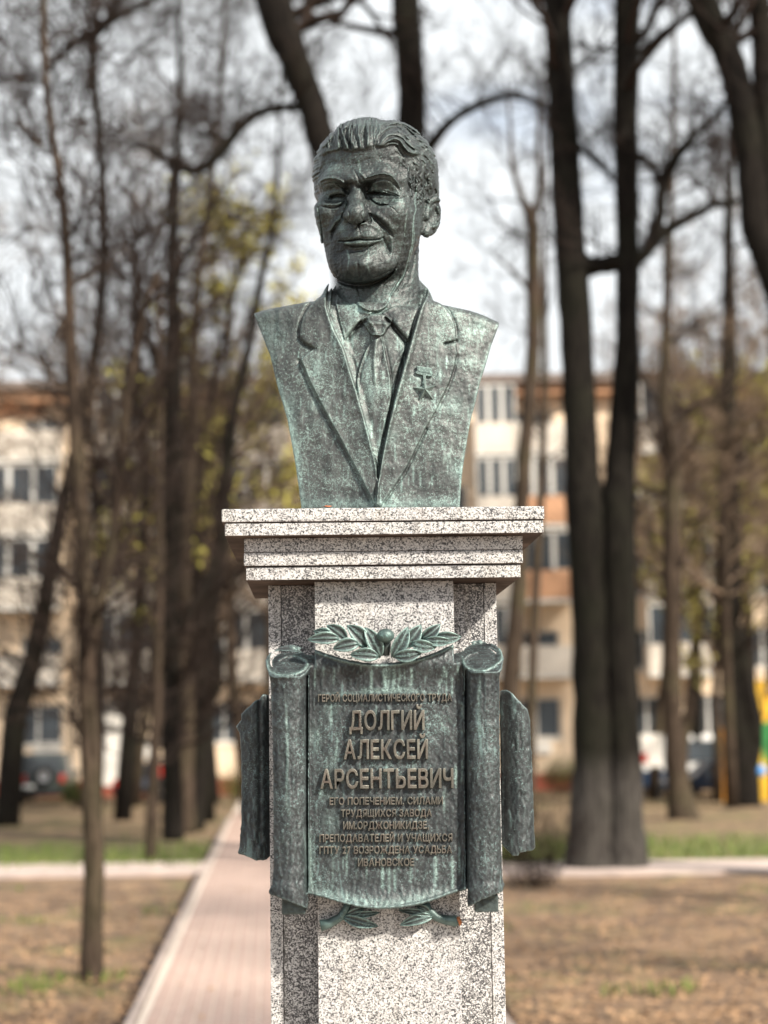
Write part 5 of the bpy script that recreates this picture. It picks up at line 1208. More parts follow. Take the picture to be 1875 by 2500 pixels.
px_tree('dark leaning tree entering at the upper right edge of the photo', [[(2040, 2100, 110), (2010, 1500, 96), (1955, 900, 88), (1880, 640, 78), (1849, 565, 72), (1838, 452, 72), (1826, 339, 70), (1804, 226, 68), (1770, 113, 70), (1713, 0, 74)]], [[(1895, 600, 50), (1872, 330, 46), (1862, 100, 44), (1850, -30, 40)]],
        Y=24.5, seed=15, n_side=3, twigs_on=(.8, 1), side_len=1.6)
px_tree('young thin tree nearest the camera at left, standing on bare leafy ground', [[(225, 2362, 60), (226, 2250, 48), (230, 2100, 47), (222, 1900, 46), (215, 1700, 42), (210, 1500, 42), (203, 1300, 38), (186, 1073, 33), (170, 791, 27), (164, 622, 24), (147, 452, 20), (121, 282, 18), (107, 113, 18), (107, -20, 16)]],
        [c3([(395, 560, 24), (440, 350, 24), (480, 150, 22), (505, -40, 20)]) + c1([(545, 1750, 18), (575, 1560, 16), (620, 1350, 12), (680, 1180, 8)]), c3([(380, 1000, 14), (340, 930, 16), (300, 860, 9)]), c1([(180, 640, 12), (120, 560, 9), (60, 520, 7)]), c1([(300, 1240, 10), (400, 1180, 8), (490, 1130, 6)])],
        Y=15.4, seed=21, bark=M_BARK2, n_side=26, twigs_on=(.30, .98), side_len=1.5)
px_tree('dark arching branch tree at the upper left corner', [c3([(30, 1290, 62), (60, 950, 56), (90, 800, 54), (150, 600, 46), (200, 350, 40), (265, 0, 34)]) + c1([(345, 1850, 30), (420, 1450, 26), (450, 1000, 24), (430, 600, 22), (400, 200, 22), (480, 60, 20)])],
        [c1([(700, -20, 16), (600, 25, 16), (480, 90, 18), (380, 150, 18), (290, 205, 16), (250, 260, 14), (200, 310, 12)]), c1([(400, 130, 22), (395, 300, 14), (365, 420, 10), (350, 560, 8)]), c1([(-20, 342, 12), (90, 335, 12), (170, 345, 10)]), c1([(240, 170, 8), (200, 90, 8), (170, 20, 7)])],
        Y=42, seed=25, n_side=66, twigs_on=(.15, 1), side_len=3.8)
px_tree('dark trunk of the tree cluster left of the pedestal, foot on the grass strip', [c3([(750, 1385, 52), (742, 1100, 44), (740, 700, 42), (735, 300, 44), (745, 0, 46)]) + c1([(745, 1800, 44), (750, 1400, 38), (745, 1100, 28), (760, 800, 20), (780, 400, 16), (770, 100, 12)])],
        [c3([(760, 520, 26), (860, 380, 20), (940, 200, 14)]), c1([(740, 1700, 18), (640, 1480, 14), (560, 1300, 10)]), c1([(750, 1200, 16), (860, 1000, 12), (980, 800, 8)])], Y=35.5, seed=31, n_side=34, twigs_on=(.1, 1), side_len=3.4)
px_tree('paler trunk close right of the dark one in the left tree cluster', [c3([(800, 1310, 56), (795, 1100, 46), (800, 850, 44), (790, 400, 38), (810, 0, 32)]) + c1([(830, 1800, 28), (850, 1300, 22), (900, 900, 16), (940, 500, 12)])], [], Y=38, seed=33, bark=M_BARK2, n_side=30, twigs_on=(.15, 1), side_len=3.0)
px_tree('leaning trunk at the right side of the left tree cluster', [c3([(835, 1290, 56), (850, 1000, 48), (865, 850, 46), (905, 500, 40), (955, 100, 36)]) + c1([(985, 1950, 30), (1015, 1750, 26), (1080, 1480, 22), (1130, 1200, 18), (1180, 950, 12), (1200, 700, 8)])], [c3([(850, 900, 20), (930, 780, 18), (960, 600, 10)])], Y=39, seed=35, n_side=34, twigs_on=(.1, 1), side_len=3.0)
px_tree('slim young tree between the thin near tree and the left tree cluster', [c3([(650, 1485, 34), (665, 1100, 26), (680, 800, 24), (690, 200, 20), (690, -100, 16)])], [], Y=29, seed=37, bark=M_BARK2, n_side=24, twigs_on=(.2, 1), side_len=2.0, crown=(5, 1.8))
px_tree('short pollarded tree in front of the building, left half', [c3([(540, 1230, 24), (560, 1000, 20), (570, 880, 26), (560, 830, 34)])], [c3([(570, 870, 22), (610, 830, 14), (650, 800, 8)]), c3([(565, 870, 18), (530, 835, 12), (500, 800, 7)])], Y=50, seed=39, n_side=8, twigs_on=(.6, 1), side_len=1.6, top_extra=False)
px_tree('reddish trunk standing alone between the double trunk and the playground', [c4([(1050, 1345, 84), (1030, 1200, 56), (1010, 1000, 48), (1000, 700, 44), (1002, 300, 46), (1000, 0, 42)]) + c2([(1005, 1990, 40), (975, 1800, 36), (972, 1550, 26), (985, 1200, 20), (1000, 800, 14), (1010, 300, 10)])], [], Y=40.5, seed=41, bark=M_BARK2, n_side=40, twigs_on=(.3, 1), side_len=2.9)
px_tree('forked dark trunk beside the playground at right', [c4([(1315, 1275, 80), (1300, 1000, 60), (1262, 800, 50), (1250, 500, 50), (1252, 0, 54)]) + c2([(1240, 1850, 48), (1250, 1400, 34), (1245, 1000, 24), (1260, 500, 14)])], [c4([(1330, 1100, 44), (1345, 900, 40), (1310, 700, 36), (1280, 500, 30)])], Y=47, seed=43, n_side=46, twigs_on=(.3, 1), side_len=3.4)
px_tree('slender forked tree against the sky right of the bust', [c4([(310, 1330, 50), (300, 800, 44), (335, 400, 40), (350, 0, 36)]) + c2([(362, 2000, 34), (400, 1500, 34), (402, 1100, 34), (395, 950, 30), (350, 850, 16), (310, 700, 12), (300, 500, 8), (280, 350, 5)])],
        [c2([(395, 970, 16), (430, 800, 14), (420, 600, 10), (440, 400, 6)]), c2([(375, 1240, 9), (300, 1160, 7), (230, 1100, 4)])], Y=38, seed=45, bark=M_BARK2, twig=M_TWIG, n_side=12, twigs_on=(.45, 1), side_len=2.2, top_extra=False)
px_tree('second slim stem close to the slender forked tree', [c4([(385, 1300, 26), (400, 600, 22), (430, 0, 20)]) + c2([(450, 1700, 18), (450, 1200, 14), (455, 900, 8)])], [], Y=41, seed=46, bark=M_BARK2, n_side=16, twigs_on=(.4, 1), side_len=1.8, crown=(2, 1.2))
# ---- the farther trees: four kinds, each a tree of its own
def wild_tree(seed, h, mat_b, mat_t, buds=False):
    rnd = random.Random(seed); segs = []; root = empty('bare_tree', (0, 0, 0)); P = [Vector((0, 0, -.1))]; d = Vector((0, 0, 1))
    for i in range(8): d = (d + Vector((rnd.gauss(0, .07), rnd.gauss(0, .07), .1))).normalized(); P.append(P[-1] + d * h / 8)
    mb = MB(); mb.tube(P, [.22 * h / 16 * (1 - .11 * i) for i in range(9)], 9, wob=.1, seed=seed); mb.build('trunk', mat_b, root, smooth=True)
    for k in range(30):
        f = rnd.uniform(.30, 1); i = min(7, int(f * 8)); s0 = P[i].lerp(P[i + 1], f * 8 - i); a = rnd.uniform(0, 6.283)
        branch(segs, s0, Vector((math.cos(a), math.sin(a), rnd.uniform(.1, .9))), h * .24 * rnd.uniform(.6, 1.1) * (1.15 - .6 * f), .085 * (1.1 - f), 1, rnd, kids=(2, 4), rmin=.010)
    V, F = tubes_np(segs, 3); link('crown', mesh_np('crown', V, F, False), root, mat_t)
    if buds:
        r = np.random.RandomState(seed); S_ = np.array(segs); S_ = S_[S_[:, 6] < .02]; idx = r.randint(0, len(S_), 6500); c = S_[idx, 3:6] + r.normal(0, .08, (6500, 3)); s = r.uniform(.03, .07, 6500)[:, None]
        u = r.normal(0, 1, (6500, 3)); u /= np.linalg.norm(u, axis=1)[:, None]; w = np.cross(u, r.normal(0, 1, (6500, 3))); w /= np.linalg.norm(w, axis=1)[:, None]
        V = np.stack([c - u * s, c + w * s, c + u * s, c - w * s], 1).reshape(-1, 3); tag(link('buds', mesh_np('buds', V, np.arange(26000).reshape(-1, 4), False), root, M_BUD), kind='stuff')
    return root
def copy_tree(o, loc, rz, sc=1.0, label=None):
    c = o.copy(); C.objects.link(c); c.location = loc; c.rotation_euler = (0, 0, rz); c.scale = (sc,) * 3
    if label: c['label'] = label
    for ch in list(o.children): d = ch.copy(); C.objects.link(d); d.parent = c
    return c
protos = [wild_tree(101, 17, M_BARK, M_TWIG), wild_tree(102, 15, M_BARK2, M_TWIG2), wild_tree(103, 19, M_BARK, M_TWIG2), wild_tree(104, 13, M_BARK2, M_TWIG2, True)]
rnd = random.Random(77); used = set()
spots = [(232, 52, 0, 'tall dark bare tree just right of the thin near tree, before the building'), (330, 53, 1, 'pale-twigged bare tree right behind the small white board at left'),
         (520, 54, 2, 'tall brown bare tree between the left cluster and the bust shoulder'), 
         (655, 57, 1, 'pale-twigged bare tree partly hidden by the left shoulder of the bust'), (610, 44, 3, 'bare tree hazed with yellow-green buds left of the head of the bust'), (1590, 52, 1, 'pale-twigged bare tree just right of the double trunk, behind the marked board'),
         (1690, 55, 2, 'brown bare tree rising behind the white van at right'), (1745, 50, 3, 'bare tree hazed with yellow-green buds by the white van at right'), (1840, 56, 0, 'dark bare tree behind the play tower, against the building'),
         (1890, 50, 2, 'brown bare tree at the right edge behind the play tower'), (-60, 50, 2, 'brown bare tree reaching in from beyond the left edge'), (1960, 53, 1, 'pale-twigged bare tree reaching in from beyond the right edge'),
         (300, 44, 2, 'brown bare tree between the thin near tree and the left cluster'), (1780, 46, 1, 'pale-twigged bare tree between the forked trunk and the white van'),
         (505, 43, 0, 'dark bare tree just right of the left cluster, before the building'), (1655, 50, 1, 'pale-twigged bare tree right behind the reddish trunk')]
for k, (px_, Y, kd, lb) in enumerate(spots):
    p = at_y(px_, 1789, Y); sc = rnd.uniform(.85, 1.1) * (1.28 if px_ == 610 else 1); loc = (p[0], Y, 0); rz = rnd.uniform(0, 6.28); o = protos[kd]
    if kd not in used: used.add(kd); o.location = loc; o.rotation_euler = (0, 0, rz); o.scale = (sc,) * 3; o['label'] = lb; o['category'] = 'tree'; o['group'] = 'thicket trees before the building'
    else: copy_tree(o, loc, rz, sc, lb)

# park trees just outside the picture on the right: their thin shadows fall across the ground
for loc, kd, sc, lb in (((8.6, 10.2, 0), 0, .8, 'dark bare tree just outside the photo to the right, nearest the pedestal'), ((11.5, 15.5, 0), 2, .8, 'brown bare tree just outside the photo to the right, before the crossing path'),
                        ((4.9, 6.4, 0), 1, .62, 'smaller pale-twigged bare tree outside the photo, right of the camera')):
    copy_tree(protos[kd], loc, rnd.uniform(0, 6.28), sc, lb)
# ================================================================ apartment block
BY = 61.0; pm_ = FPX / BY
def bx(px): return float(at_y(px, 1789, BY)[0])
def bz(py): return 2.05 + (1789 - py) / pm_
M_CREAM = plain_mat('cream_plaster', (.86, .68, .50), .9, 0, .10, .6); M_WHITE = plain_mat('white_panel', (.78, .74, .68), .8, 0, .08, 1.0); M_ORG = plain_mat('orange_band', (.58, .33, .20), .9, 0, .15, 1.0)
M_BALC = plain_mat('balcony_panel', (.68, .61, .53), .85, 0, .12, .8); M_REDB = plain_mat('red_plinth', (.30, .09, .06), .9, 0, .2, 2.0); M_ROOF = plain_mat('dark_roof', (.20, .16, .14), .8); M_FR = plain_mat('window_frame', (.70, .68, .64), .6)
m, t, b = new_mat('window_glass'); b.inputs['Base Color'].default_value = (.05, .06, .07, 1); b.inputs['Roughness'].default_value = .12; b.inputs['Metallic'].default_value = .0; M_GLASS = m
bld = empty('apartment_block', (0, BY + 5, 0), 'long five-storey cream apartment block with white balconies, orange bands and red plinth', 'building')
rows = [1759, 1596, 1415, 1234, 1054]; zr = [bz(y) for y in rows]; WH, WW = 1.45, 1.5
colx = [bx(p) for p in (100, 262, 425, 555)] + [bx(p) for p in (780, 940, 1100)] + [bx(p) for p in (1590, 1740, 1880)] + [bx(1880) + 2.6 * k for k in range(1, 6)] + [bx(100) - 2.6 * k for k in range(1, 6)] + [bx(1320)]
colx = sorted(colx); X0b, X1b = colx[0] - 2, colx[-1] + 2; top = bz(968)
wall = MB(); zb = 0.55
edges = [zb]
for z in zr: edges += [z - WH / 2, z + WH / 2]
edges += [top]
def wb(x0, x1, z0, z1): wall.box(((x0 + x1) / 2, BY + .2, (z0 + z1) / 2), (x1 - x0, .4, z1 - z0))
for i in range(0, len(edges), 2): wb(X0b, X1b, edges[i], edges[i + 1])
for z in zr:
    xs_ = [X0b] + [v for x in colx for v in (x - WW / 2, x + WW / 2)] + [X1b]
    for i in range(0, len(xs_), 2): wb(xs_[i], xs_[i + 1], z - WH / 2, z + WH / 2)
wall.box(((X0b + X1b) / 2, BY + 6.5, (zb + top) / 2), (X1b - X0b, 11.8, top - zb - .05)); wall.build('wall', M_CREAM, bld)
mb = MB(); mb.box(((X0b + X1b) / 2, BY + 6.0, .27), (X1b - X0b + .1, 12.2, .56)); mb.build('plinth', M_REDB, bld)
mb = MB(); mb.box(((X0b + X1b) / 2, BY + 6, top + .20), (X1b - X0b + .8, 13.2, .38)); mb.build('parapet', M_ORG, bld)
mb = MB(); mb.box(((X0b + X1b) / 2, BY + 6, top + .55), (X1b - X0b + 1.2, 13.8, .30)); mb.build('roof', M_ROOF, bld)
# joints and coloured bands under some windows
rnd = random.Random(5)
for (xa, xb, ya, yb) in ((-30, 130, 1310, 1342), (-40, 100, 960, 1000), (150, 190, 985, 1020)):
    mb = MB(); mb.box(((bx(xa) + bx(xb)) / 2, BY - .02, (bz(ya) + bz(yb)) / 2), (bx(xb) - bx(xa), .05, bz(ya) - bz(yb))); mb.build('spandrel', M_ORG, bld)
fr = MB(); fr.box((0, 0, WH / 2 - .04), (WW, .08, .08)); fr.box((0, 0, -WH / 2 + .04), (WW, .08, .08))
for x in (-WW / 2 + .04, WW / 2 - .04, -.12): fr.box((x, 0, 0), (.08, .08, WH - .16))
frm = fr.build('window', M_FR, bld); fme = frm.data; bpy.data.objects.remove(frm)
g_ = MB(); g_.box((0, .03, 0), (WW - .12, .02, WH - .12)); gme = g_.build('pane', M_GLASS, bld); gm_ = gme.data; bpy.data.objects.remove(gme)
s_ = MB(); s_.box((0, -.08, -WH / 2 - .04), (WW + .12, .18, .05)); sme = s_.build('sill', M_FR, bld); sm_ = sme.data; bpy.data.objects.remove(sme)
cu_ = MB(); cu_.box((0, .09, 0), (.5, .02, WH - .15)); cme = cu_.build('curtain', M_WHITE, bld); cm_ = cme.data; bpy.data.objects.remove(cme)
for z in zr:
    for x in colx:
        w = bpy.data.objects.new('window', fme); C.objects.link(w); w.parent = bld; w.matrix_parent_inverse = parent_inv(bld); w.location = (x, BY + .12, z)
        for nm, me_ in (('pane', gm_), ('sill', sm_)): o = bpy.data.objects.new(nm, me_); C.objects.link(o); o.parent = w
        if rnd.random() < .6: o = bpy.data.objects.new('curtain', cm_); C.objects.link(o); o.parent = w; o.location = (rnd.choice((-.45, .42)), 0, 0)
# balconies in stacks
def balcony(xc, w, z, glazed, mat):
    mb = MB(); mb.box((xc, BY - .55, z - .95), (w, 1.1, .12)); s = mb.build('balcony', M_FR, bld)
    mb = MB(); mb.box((xc, BY - 1.08, z - .38), (w, .05, 1.0)); mb.box((xc - w / 2 + .025, BY - .55, z - .38), (.05, 1.0, 1.0)); mb.box((xc + w / 2 - .025, BY - .55, z - .38), (.05, 1.0, 1.0)); mb.build('parapet', mat, s)
    if glazed:
        for k in range(3):
            mb = MB(); ww = w / 3; cx_ = xc - w / 2 + ww * (k + .5)
            for dx in (-ww / 2 + .04, ww / 2 - .04): mb.box((cx_ + dx, BY - 1.07, z + .82), (.07, .06, 1.36))
            mb.box((cx_, BY - 1.07, z + 1.48), (ww - .15, .06, .07)); mb.build('sash', M_FR, s)
            mb = MB(); mb.box((cx_, BY - 1.05, z + .80), (ww - .16, .02, 1.3)); mb.build('pane', M_GLASS, s)
for pc, w in ((1222, 1.45), (1335, 1.9), (60, 2.6), (635, 2.3), (320, 2.3), (1660, 2.3)):
    for k, z in enumerate(zr[1:]): balcony(bx(pc), w, z, (k + pc) % 3 != 0 or pc == 1222, M_ORG if (pc == 1335 and k in (1, 2)) else M_BALC)
# white-framed ground floor rooms and entrance
for xa, xb, ya, yb in ((85, 150, 1800, 1915), (245, 325, 1700, 1905), (490, 525, 1790, 1900), (1290, 1345, 1815, 1845)):
    mb = MB(); mb.box(((bx(xa) + bx(xb)) / 2, BY - .06, (bz(ya) + bz(yb)) / 2), (bx(xb) - bx(xa), .14, bz(ya) - bz(yb))); mb.build('white_panel', M_WHITE, bld)
# chimney and vents on the roof
for px_ in (150, 760, 1480): 
    mb = MB(); mb.box((bx(px_), BY + 5, top + 1.0), (.8, .8, .7)); mb.build('vent_box', M_CREAM, bld)
# ================================================================ cars, boards, playground, shrubs
M_TYRE = plain_mat('tyre_rubber', (.02, .02, .02), .9); M_RIM = plain_mat('wheel_rim', (.35, .35, .36), .35, .8); M_CGL = M_GLASS; M_RED = plain_mat('red_lamp', (.45, .03, .02), .3); M_PLATE = plain_mat('plate_white', (.75, .75, .72), .5)
def car_paint(nm, c): m, t, b = new_mat(nm); b.inputs['Base Color'].default_value = (*c, 1); b.inputs['Roughness'].default_value = .42; b.inputs['Coat Weight'].default_value = .2; return m
def lathe(prof, n=20, axis='y'):
    V, F = [], []
    for k in range(n):
        a = 2 * math.pi * k / n
        for r, h in prof: V.append((r * math.cos(a), h, r * math.sin(a)))
    m = len(prof)
    for k in range(n):
        for j in range(m - 1): a0, b0 = k * m + j, ((k + 1) % n) * m + j; F.append((a0, b0, b0 + 1, a0 + 1))
    return V, F
def wheel(parent, loc, r, w, rot=0, name='wheel'):
    root_ = MB(); V, F = lathe([(r * .60, -w / 2), (r * .92, -w / 2), (r, -w * .3), (r, w * .3), (r * .92, w / 2), (r * .60, w / 2)]); root_.poly(V, F); M = Matrix.Translation(loc) @ Matrix.Rotation(rot, 4, 'Z')
    o = root_.build(name, M_TYRE, parent, smooth=True, M=M); mb = MB(); V, F = lathe([(.01, -w * .42), (r * .25, -w * .46), (r * .55, -w * .30), (r * .62, -w * .44), (r * .62, w * .44), (r * .2, w * .4), (.01, w * .4)]); mb.poly(V, F); mb.build('rim', M_RIM, o, smooth=True, M=M); return o
def car(label, px_, Y, rz, L, W, H, paint, rear_wheel=False, boxy=False, van=False, group='cars parked before the building', sc=1.0):
    p = at_y(px_, 1789, Y); root = empty('parked_car' if not van else 'parked_van', (p[0], Y, 0), label, 'van' if van else 'car', group); M = Matrix.Translation((p[0], Y, 0)) @ Matrix.Rotation(rz, 4, 'Z') @ Matrix.Scale(sc, 4)
    g = .22; wst = H * .56 if not van else H * .52     # profile along x, front at -x
    if boxy: prof = [(-L / 2, g + .12), (-L / 2, wst - .12), (-L * .46, wst), (-L * .22, wst + .03), (-L * .12, H * .96), (-L * .05, H), (L * .44, H), (L * .48, H * .93), (L / 2, wst), (L / 2, g + .1), (L * .46, g), (-L * .46, g)]
    elif van: prof = [(-L / 2, g + .1), (-L / 2, wst * .8), (-L * .44, wst), (-L * .34, H * .93), (-L * .28, H), (L * .48, H), (L / 2, H * .94), (L / 2, g), (-L * .46, g)]
    else: prof = [(-L / 2, g + .12), (-L / 2, wst - .2), (-L * .44, wst - .06), (-L * .24, wst), (-L * .10, H * .97), (0, H), (L * .20, H * .97), (L * .34, wst + .04), (L * .46, wst), (L / 2, wst - .2), (L / 2, g + .1), (L * .46, g), (-L * .46, g)]
    mb = MB(); mb.prism(prof, -W / 2, W / 2); n_ = len(prof)
    mb.v = [Vector((v[0], v[1] * (1 - .14 * max(0, (v[2] - wst) / (H - wst))) , v[2])) for v in mb.v]; mb.build('body', paint, root, bevel=.06, M=M, segs=3, smooth=True)
    for s in (-1, 1):        # side glass
        k = 1 - .14 * .5
        q_ = [(-L * .19, wst + .05), (-L * .10, H * .90), (L * .17 if not boxy and not van else L * .42, H * .90), (L * .30 if not boxy and not van else L * .44, wst + .06)]
        mb = MB(); mb.poly([Vector((x, s * (W / 2 * (1 - .14 * max(0, (z - wst) / (H - wst))) + .008), z)) for x, z in q_] + [Vector((x, s * (W / 2 * (1 - .14 * max(0, (z - wst) / (H - wst))) - .03), z)) for x, z in q_], [(0, 1, 2, 3), (4, 7, 6, 5), (0, 4, 5, 1), (1, 5, 6, 2), (2, 6, 7, 3), (3, 7, 4, 0)])
        mb.build('side_window', M_CGL, root, M=M)
        for x in (-L * .31, L * .31): wheel(root, M @ Vector((x, s * (W / 2 - .08), .32)), .32, .2, rz)
        mb = MB(); mb.box((L / 2 + .005, s * W * .40, wst - .10), (.05, .16, .26)); mb.build('tail_lamp', M_RED, root, M=M, bevel=.01)
        mb = MB(); mb.box((-L / 2 - .0, s * W * .36, wst - .24), (.06, .30, .14)); mb.build('headlight', M_PLATE, root, M=M, bevel=.02)
        mb = MB(); mb.box((-L * .17, s * (W / 2 + .08), wst + .06), (.10, .16, .12)); mb.build('mirror', paint, root, M=M, bevel=.02)
    xr_ = L / 2 if (boxy or van) else L * .29
    mb = MB(); zc = (wst + H) / 2; mb.box((xr_ - .005 if boxy or van else xr_, 0, zc - .02), (.05, W * .68, (H - wst) * .62)); mb.build('rear_window', M_CGL, root, M=M, bevel=.01)
    mb = MB(); mb.box((L / 2 + .03, 0, g + .12), (.12, W * .96, .2)); mb.build('bumper', M_TYRE, root, M=M, bevel=.03); mb = MB(); mb.box((-L / 2 - .03, 0, g + .14), (.12, W * .96, .2)); mb.build('bumper', M_TYRE, root, M=M, bevel=.03)
    mb = MB(); mb.box((L / 2 + .095 if not rear_wheel else L / 2 + .06, W * (0 if not rear_wheel else -.32), g + .32), (.02, .46, .11)); mb.build('number_plate', M_PLATE, root, M=M)
    if rear_wheel: wheel(root, M @ Vector((L / 2 + .12, .05, H * .56)), .30, .2, rz + math.pi / 2, 'spare_wheel')
    return root
P_DG = car_paint('dark_green_paint', (.035, .045, .045)); P_BK = car_paint('dark_blue_paint', (.03, .04, .06)); P_WH = car_paint('white_paint', (.75, .74, .72)); P_NV = car_paint('navy_paint', (.012, .035, .08)); P_SV = car_paint('silver_paint', (.45, .45, .46))
car('dark boxy off-road car seen from behind with spare wheel on its back, far left', 122, 56.6, -math.pi / 2 + .08, 3.6, 1.52, 1.56, P_DG, rear_wheel=True, boxy=True)
car('dark car with pale number plate parked between the trunks at left', 362, 57.5, -math.pi / 2 - .1, 3.8, 1.5, 1.2, P_BK)
car('white van with navy skirt parked behind the trunks at right', 1672, 55.5, 0.0, 3.4, 1.6, 1.85, P_WH, van=True)
vn = bpy.data.objects[[o.name for o in bpy.data.objects if o.name.startswith('parked_van')][0]]
c0 = at_y(1672, 1789, 55.5); mb = MB(); mb.box((c0[0], 55.5 - .815, .50), (3.3, .03, .50)); mb.build('skirt', P_NV, vn, bevel=.01)
car('low dark navy car partly behind the reddish trunk at right', 1745, 52.5, .05, 3.6, 1.5, 1.05, P_NV)
# white advertising board with red mark
def board(label, px_, Y, x0, x1, y0, y1, mark=None, mat=None):
    p = at_y(px_, 1789, Y); root = empty('notice_board', (p[0], Y, 0), label, 'board'); s = Y / FPX
    a, b_ = at_y(x0, y1, Y), at_y(x1, y0, Y); mb = MB(); mb.box(((a[0] + b_[0]) / 2, Y, (a[2] + b_[2]) / 2), (b_[0] - a[0], .05, b_[2] - a[2])); mb.build('panel', mat or M_WHITE, root, bevel=.01)
    for x in (a[0] + .08, b_[0] - .08): mb = MB(); mb.box((x, Y + .06, b_[2] / 2), (.06, .06, b_[2])); mb.build('post', M_TYRE, root)
    if mark: 
        c_ = at_y(mark[0], mark[1], Y); mb = MB(); mb.box((c_[0], Y - .035, c_[2]), (mark[2] * s, .02, mark[3] * s)); mb.build('red_mark', M_RED, root)
board('white board with a red mark right of the double-trunked tree', 1585, 50, 1562, 1612, 1792, 1872, (1572, 1850, 16, 24))
board('small bright white board standing among the left trunks', 345, 54, 322, 368, 1803, 1852)
board('small red sign beside the dark car at left', 393, 53, 384, 406, 1868, 1896, None, M_RED)
# playground
M_YEL = plain_mat('yellow_paint', (.72, .42, .03), .45); M_ORP = plain_mat('orange_paint', (.62, .25, .02), .45); M_GRN = plain_mat('green_paint', (.04, .26, .07), .45); M_LIM = plain_mat('lime_paint', (.30, .42, .04), .45); M_BLU = plain_mat('blue_paint', (.10, .32, .72), .4)
Yp = 50.0; pr = at_y(1850, 1789, Yp); play = empty('play_tower', (pr[0], Yp, 0), 'colourful yellow, green and orange play tower at the right edge', 'playground')
def pbox(nm, x0, x1, y0, y1, mat, dy=0, th=.09, parent=None):
    a, b_ = at_y(x0, y1, Yp + dy), at_y(x1, y0, Yp + dy); mb = MB(); mb.box(((a[0] + b_[0]) / 2, Yp + dy, (a[2] + b_[2]) / 2), (b_[0] - a[0], th, b_[2] - a[2])); return mb.build(nm, mat, parent or play, bevel=.012)
pbox('post', 1760, 1770, 1778, 1960, M_ORP); pbox('post', 1776, 1786, 1780, 1960, M_ORP, .9); pbox('panel', 1762, 1785, 1782, 1935, M_ORP, .05, .04)
pbox('post', 1858, 1867, 1660, 1958, M_YEL, 0); pbox('post', 1930, 1939, 1660, 1958, M_YEL, 0); pbox('post', 1862, 1870, 1660, 1958, M_YEL, 1.4); pbox('post', 1930, 1938, 1660, 1958, M_YEL, 1.4)
pbox('panel', 1834, 1853, 1785, 1900, M_LIM, -.1, .05); pbox('post', 1832, 1838, 1780, 1958, M_LIM, -.05); pbox('panel', 1862, 1935, 1762, 1860, M_GRN, -.02, .05); pbox('deck', 1858, 1940, 1862, 1872, M_GRN, .7, 1.5); pbox('arch_panel', 1862, 1935, 1690, 1760, M_YEL, .02, .05)
a = at_y(1898, 1690, Yp + .7); mb = MB(); mb.poly([(a[0] - .55, Yp - .15, a[2]), (a[0] + .55, Yp - .15, a[2]), (a[0] + .55, Yp + 1.6, a[2]), (a[0] - .55, Yp + 1.6, a[2]), (a[0], Yp - .15, a[2] + .5), (a[0], Yp + 1.6, a[2] + .5)], [(0, 1, 4), (3, 5, 2), (0, 4, 5, 3), (1, 2, 5, 4), (0, 3, 2, 1)]); mb.build('roof', M_ROOF, play)
bm = bmesh.new(); bmesh.ops.create_uvsphere(bm, u_segments=20, v_segments=12, radius=.17); bmesh.ops.translate(bm, vec=Vector(at_y(1856, 1882, Yp - .3)), verts=bm.verts); me = bpy.data.meshes.new('ball'); bm.to_mesh(me); bm.free(); me.polygons.foreach_set('use_smooth', [True] * len(me.polygons)); link('ball_panel', me, play, M_BLU)
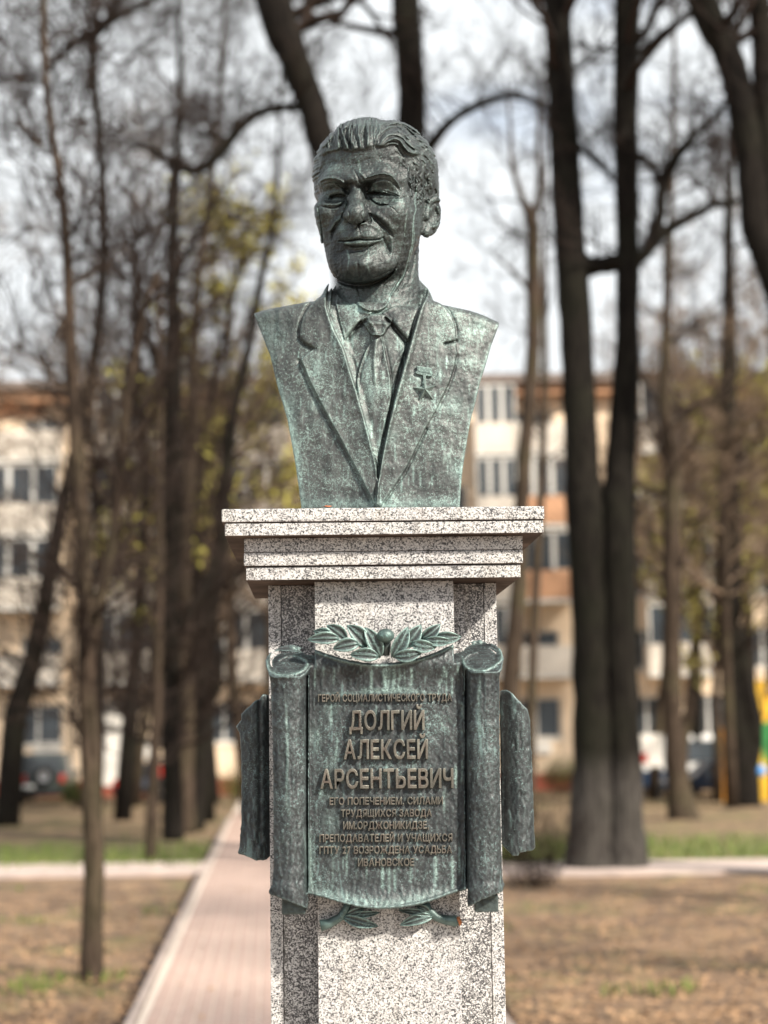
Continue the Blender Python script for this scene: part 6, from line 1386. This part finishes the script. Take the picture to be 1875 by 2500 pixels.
# shrubs
def shrub(label, px_, py_, w, h, seed, mat, n=60, Y=None, leafy=None):
    g_ = ground(px_, py_) if Y is None else at_y(px_, 1789, Y); root = empty('shrub', (g_[0], g_[1], 0), label, 'shrub', 'low shrubs'); rnd = random.Random(seed); segs = []
    for k in range(n):
        a = rnd.uniform(0, 6.283); r = rnd.uniform(0, w * .3); p = Vector((g_[0] + r * math.cos(a), g_[1] + r * math.sin(a), -.03)); branch(segs, p, Vector((math.cos(a) * .5, math.sin(a) * .5, 1)), h * rnd.uniform(.6, 1.05), .006, 3, rnd, maxlev=4, rmin=.003)
    V, F = tubes_np(segs, 3); link('stems', mesh_np('stems', V, F, False), root, mat)
    if leafy:
        r = np.random.RandomState(seed); S_ = np.array(segs); idx = r.randint(0, len(S_), 1500); c = S_[idx, 3:6] + r.normal(0, .03, (1500, 3)); s = r.uniform(.012, .03, 1500)[:, None]; u = r.normal(0, 1, (1500, 3)); u /= np.linalg.norm(u, axis=1)[:, None]; w_ = np.cross(u, r.normal(0, 1, (1500, 3))); w_ /= np.linalg.norm(w_, axis=1)[:, None]
        V = np.stack([c - u * s, c + w_ * s, c + u * s, c - w_ * s], 1).reshape(-1, 3); tag(link('foliage', mesh_np('foliage', V, np.arange(6000).reshape(-1, 4), False), root, leafy), kind='stuff')
shrub('brown twiggy shrub between the pedestal and the double-trunked tree', 1300, 2160, 1.1, 1.0, 3, M_TWIG, 90, None, None)
shrub('small green shrub beside the far end of the path', 588, 1935, 1.2, .9, 4, M_TWIG, 60, 55, M_GRS)
shrub('greenish low shrub at the foot of the building, right of the pedestal', 1370, 1930, 1.6, 1.1, 5, M_TWIG, 70, 57, M_GRS)
shrub('green-brown bush close to the spare-wheel car at left', 190, 1960, .6, .8, 6, M_TWIG, 60, 52, M_GRS)
# dry leaf lying on the cap, by the foot of the bust
p = Vector(mon_pt(796, 1237, YC + .012)); lf = empty('fallen_leaf', p, 'tiny orange dry leaf lying on the top slab at the foot of the bust', 'leaf')
bm = bmesh.new(); V6 = [bm.verts.new(Vector((p.x, p.y, ml(796, 1239, YC)[2] + .0)) + Vector(v)) for v in ((-.013, 0, .001), (-.004, -.006, .004), (.008, -.005, .002), (.014, 0, .005), (.006, .006, .003), (-.005, .006, .004), (0, 0, .006))]
for i in range(6): bm.faces.new((V6[i], V6[(i + 1) % 6], V6[6]))
me = bpy.data.meshes.new('leaf_blade'); bm.to_mesh(me); bm.free(); link('leaf_blade', me, lf, leaf_m)
